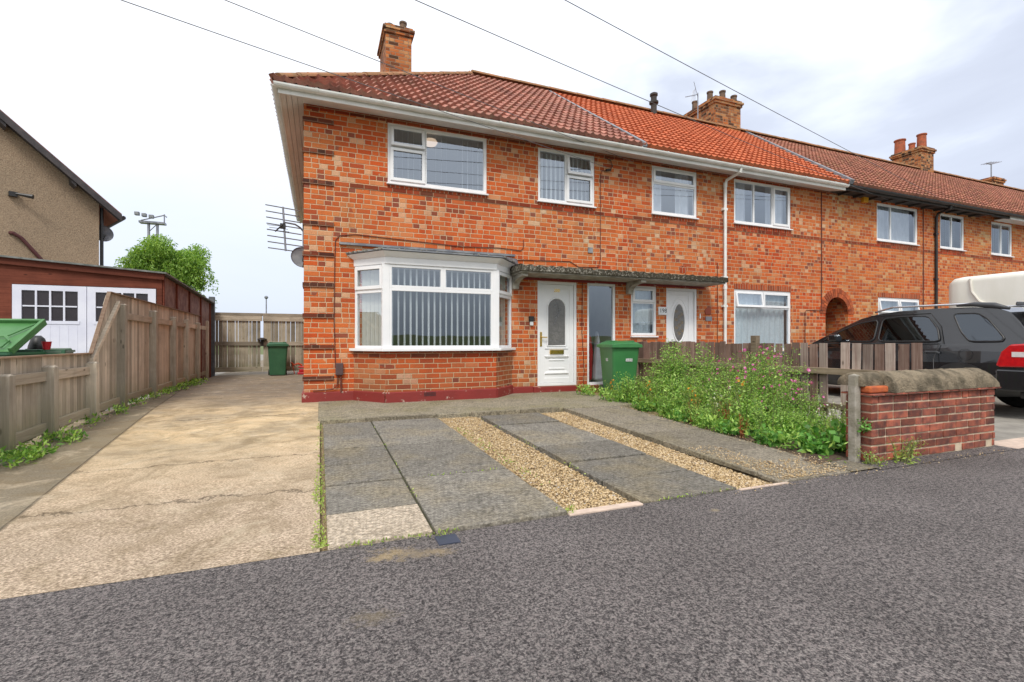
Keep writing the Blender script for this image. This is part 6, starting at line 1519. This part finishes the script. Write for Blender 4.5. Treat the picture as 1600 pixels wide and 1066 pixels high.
for kind, sp in SPOTS.items():
    proto = None
    for i, (x, y, s) in enumerate(sorted(sp, key=lambda q_: q_[1])):
        if proto is None: o = proto = make_plant(kind)
        else:
            o = proto.copy(); COL.objects.link(o)
            for ch in list(proto.children): c = ch.copy(); COL.objects.link(c); c.parent = o
        o.location = (x, y, .02); o.rotation_euler = (0, 0, rng.random()*6.28); o.scale = (s*rng.uniform(.9, 1.1), s*rng.uniform(.9, 1.1), s)
        o['label'] = '%s in the garden bed, %s' % (DESC[kind], ORD[i]); o['category'] = 'plant'; o['group'] = DESC[kind]+' plants in the front bed'
# low weedy ground cover
def cover(name, label, areas, n, size, mat, seed, h=.06):
    r_ = np.random.default_rng(seed); P = []
    for (xa, xb, ya, yb, fr) in areas:
        k = max(1, int(n*fr)); x = r_.uniform(xa, xb, k); y = r_.uniform(ya, yb, k)
        cl_ = np.sin(x*9+seed)+np.sin(y*7.3+x*3)+r_.normal(size=k)*.8; ok = cl_ > -.2
        x, y = x[ok], y[ok]; z = np.where(y < 2.7, 0, np.minimum(.12, (y-2.7)/5.77*.12))+.012+r_.random(len(x))*h
        P.append(np.stack([x, y, z], 1))
    V, F, rn = leaves(np.concatenate(P), size, droop=-.5, narrow=.4, seed=seed)
    o = finish(fast(name, V, F, rn), mat, None, name); return tag(o, label, name.replace('_', ' '), kind='stuff')
cover('ground_cover', 'low green weeds carpeting the front flower bed', [(4.3, 6.05, 2.95, 5, .5), (4.45, 6.05, 5, 8.2, .35), (4.28, 4.42, 2.95, 5.2, .05), (4.45, 4.6, 5.2, 7.9, .1)], 15000, .055, 'leaf', 21, .16)
cover('fence_weeds', 'straggly green weeds growing along the foot of the boarded fence', [(-2.58, -2.28, 5.1, 6.4, .5), (-2.66, -2.45, 6.4, 9, .12), (-2.76, -2.55, 9, 11, .1), (-2.85, -2.45, 11, 13.8, .28)], 4200, .05, 'leaf', 33, .09)
cover('joint_weeds', 'tufts of moss and grass in the cracks beside the paving slabs', [(-.035, .03, 2.73, 4.3, .42), (-.03, .03, 4.3, 6.4, .12), (.1, .75, 2.69, 2.73, .06), (1.4, 1.55, 2.7, 2.8, .04), (1.48, 1.62, 3.3, 5.6, .12), (1.97, 2.03, 3.4, 6.2, .1), (2.1, 2.9, 2.69, 2.72, .03), (.6, .62, 2.8, 6, .03), (.62, 1.4, 3.79, 3.81, .05), (.5, .7, 2.66, 2.7, .03)], 1700, .02, 'leaf_y', 44, .01)
w1 = MB(); r_ = np.random.default_rng(9)
wp = thing('wall_weed', 'feathery weed sprouting at the foot of the brick garden wall', 'plant', (4.95, 2.8, 0))
st, fo, fl, _ = plant_mesh(.26, .2, 14, 26, .032, .35, 71); 
o = st.build('stems', 'stem', None); o.parent = wp; o = finish(fo, 'leaf_y', None, 'foliage'); o.parent = wp
wp = thing('wall_weed', 'small yellow green weed beside the concrete post base', 'plant', (4.6, 2.82, 0))
st, fo, fl, _ = plant_mesh(.14, .12, 8, 16, .03, .5, 73)
o = st.build('stems', 'stem', None); o.parent = wp; o = finish(fo, 'leaf_y', None, 'foliage'); o.parent = wp
wp = thing('wall_weed', 'dark little creeper clinging high on the left end of the garden wall', 'plant', (4.6, 2.9, .3))
st, fo, fl, _ = plant_mesh(.12, .12, 7, 14, .03, .7, 75)
o = st.build('stems', 'stem', None); o.parent = wp; o = finish(fo, 'leaf_d', None, 'foliage'); o.parent = wp
# drive drain and a fallen red leaf
b = MB(); b.box(.6, .72, 2.57, 2.69, -.01, .006); tag(b.build('stop_tap_cover', simple('blue_grey_iron', (.04, .05, .08), rough=.5), origin=(.66, 2.63, 0)), 'small dark blue grey cover set in the tarmac by the paving', 'drain cover')
print('objects', len(bpy.data.objects))
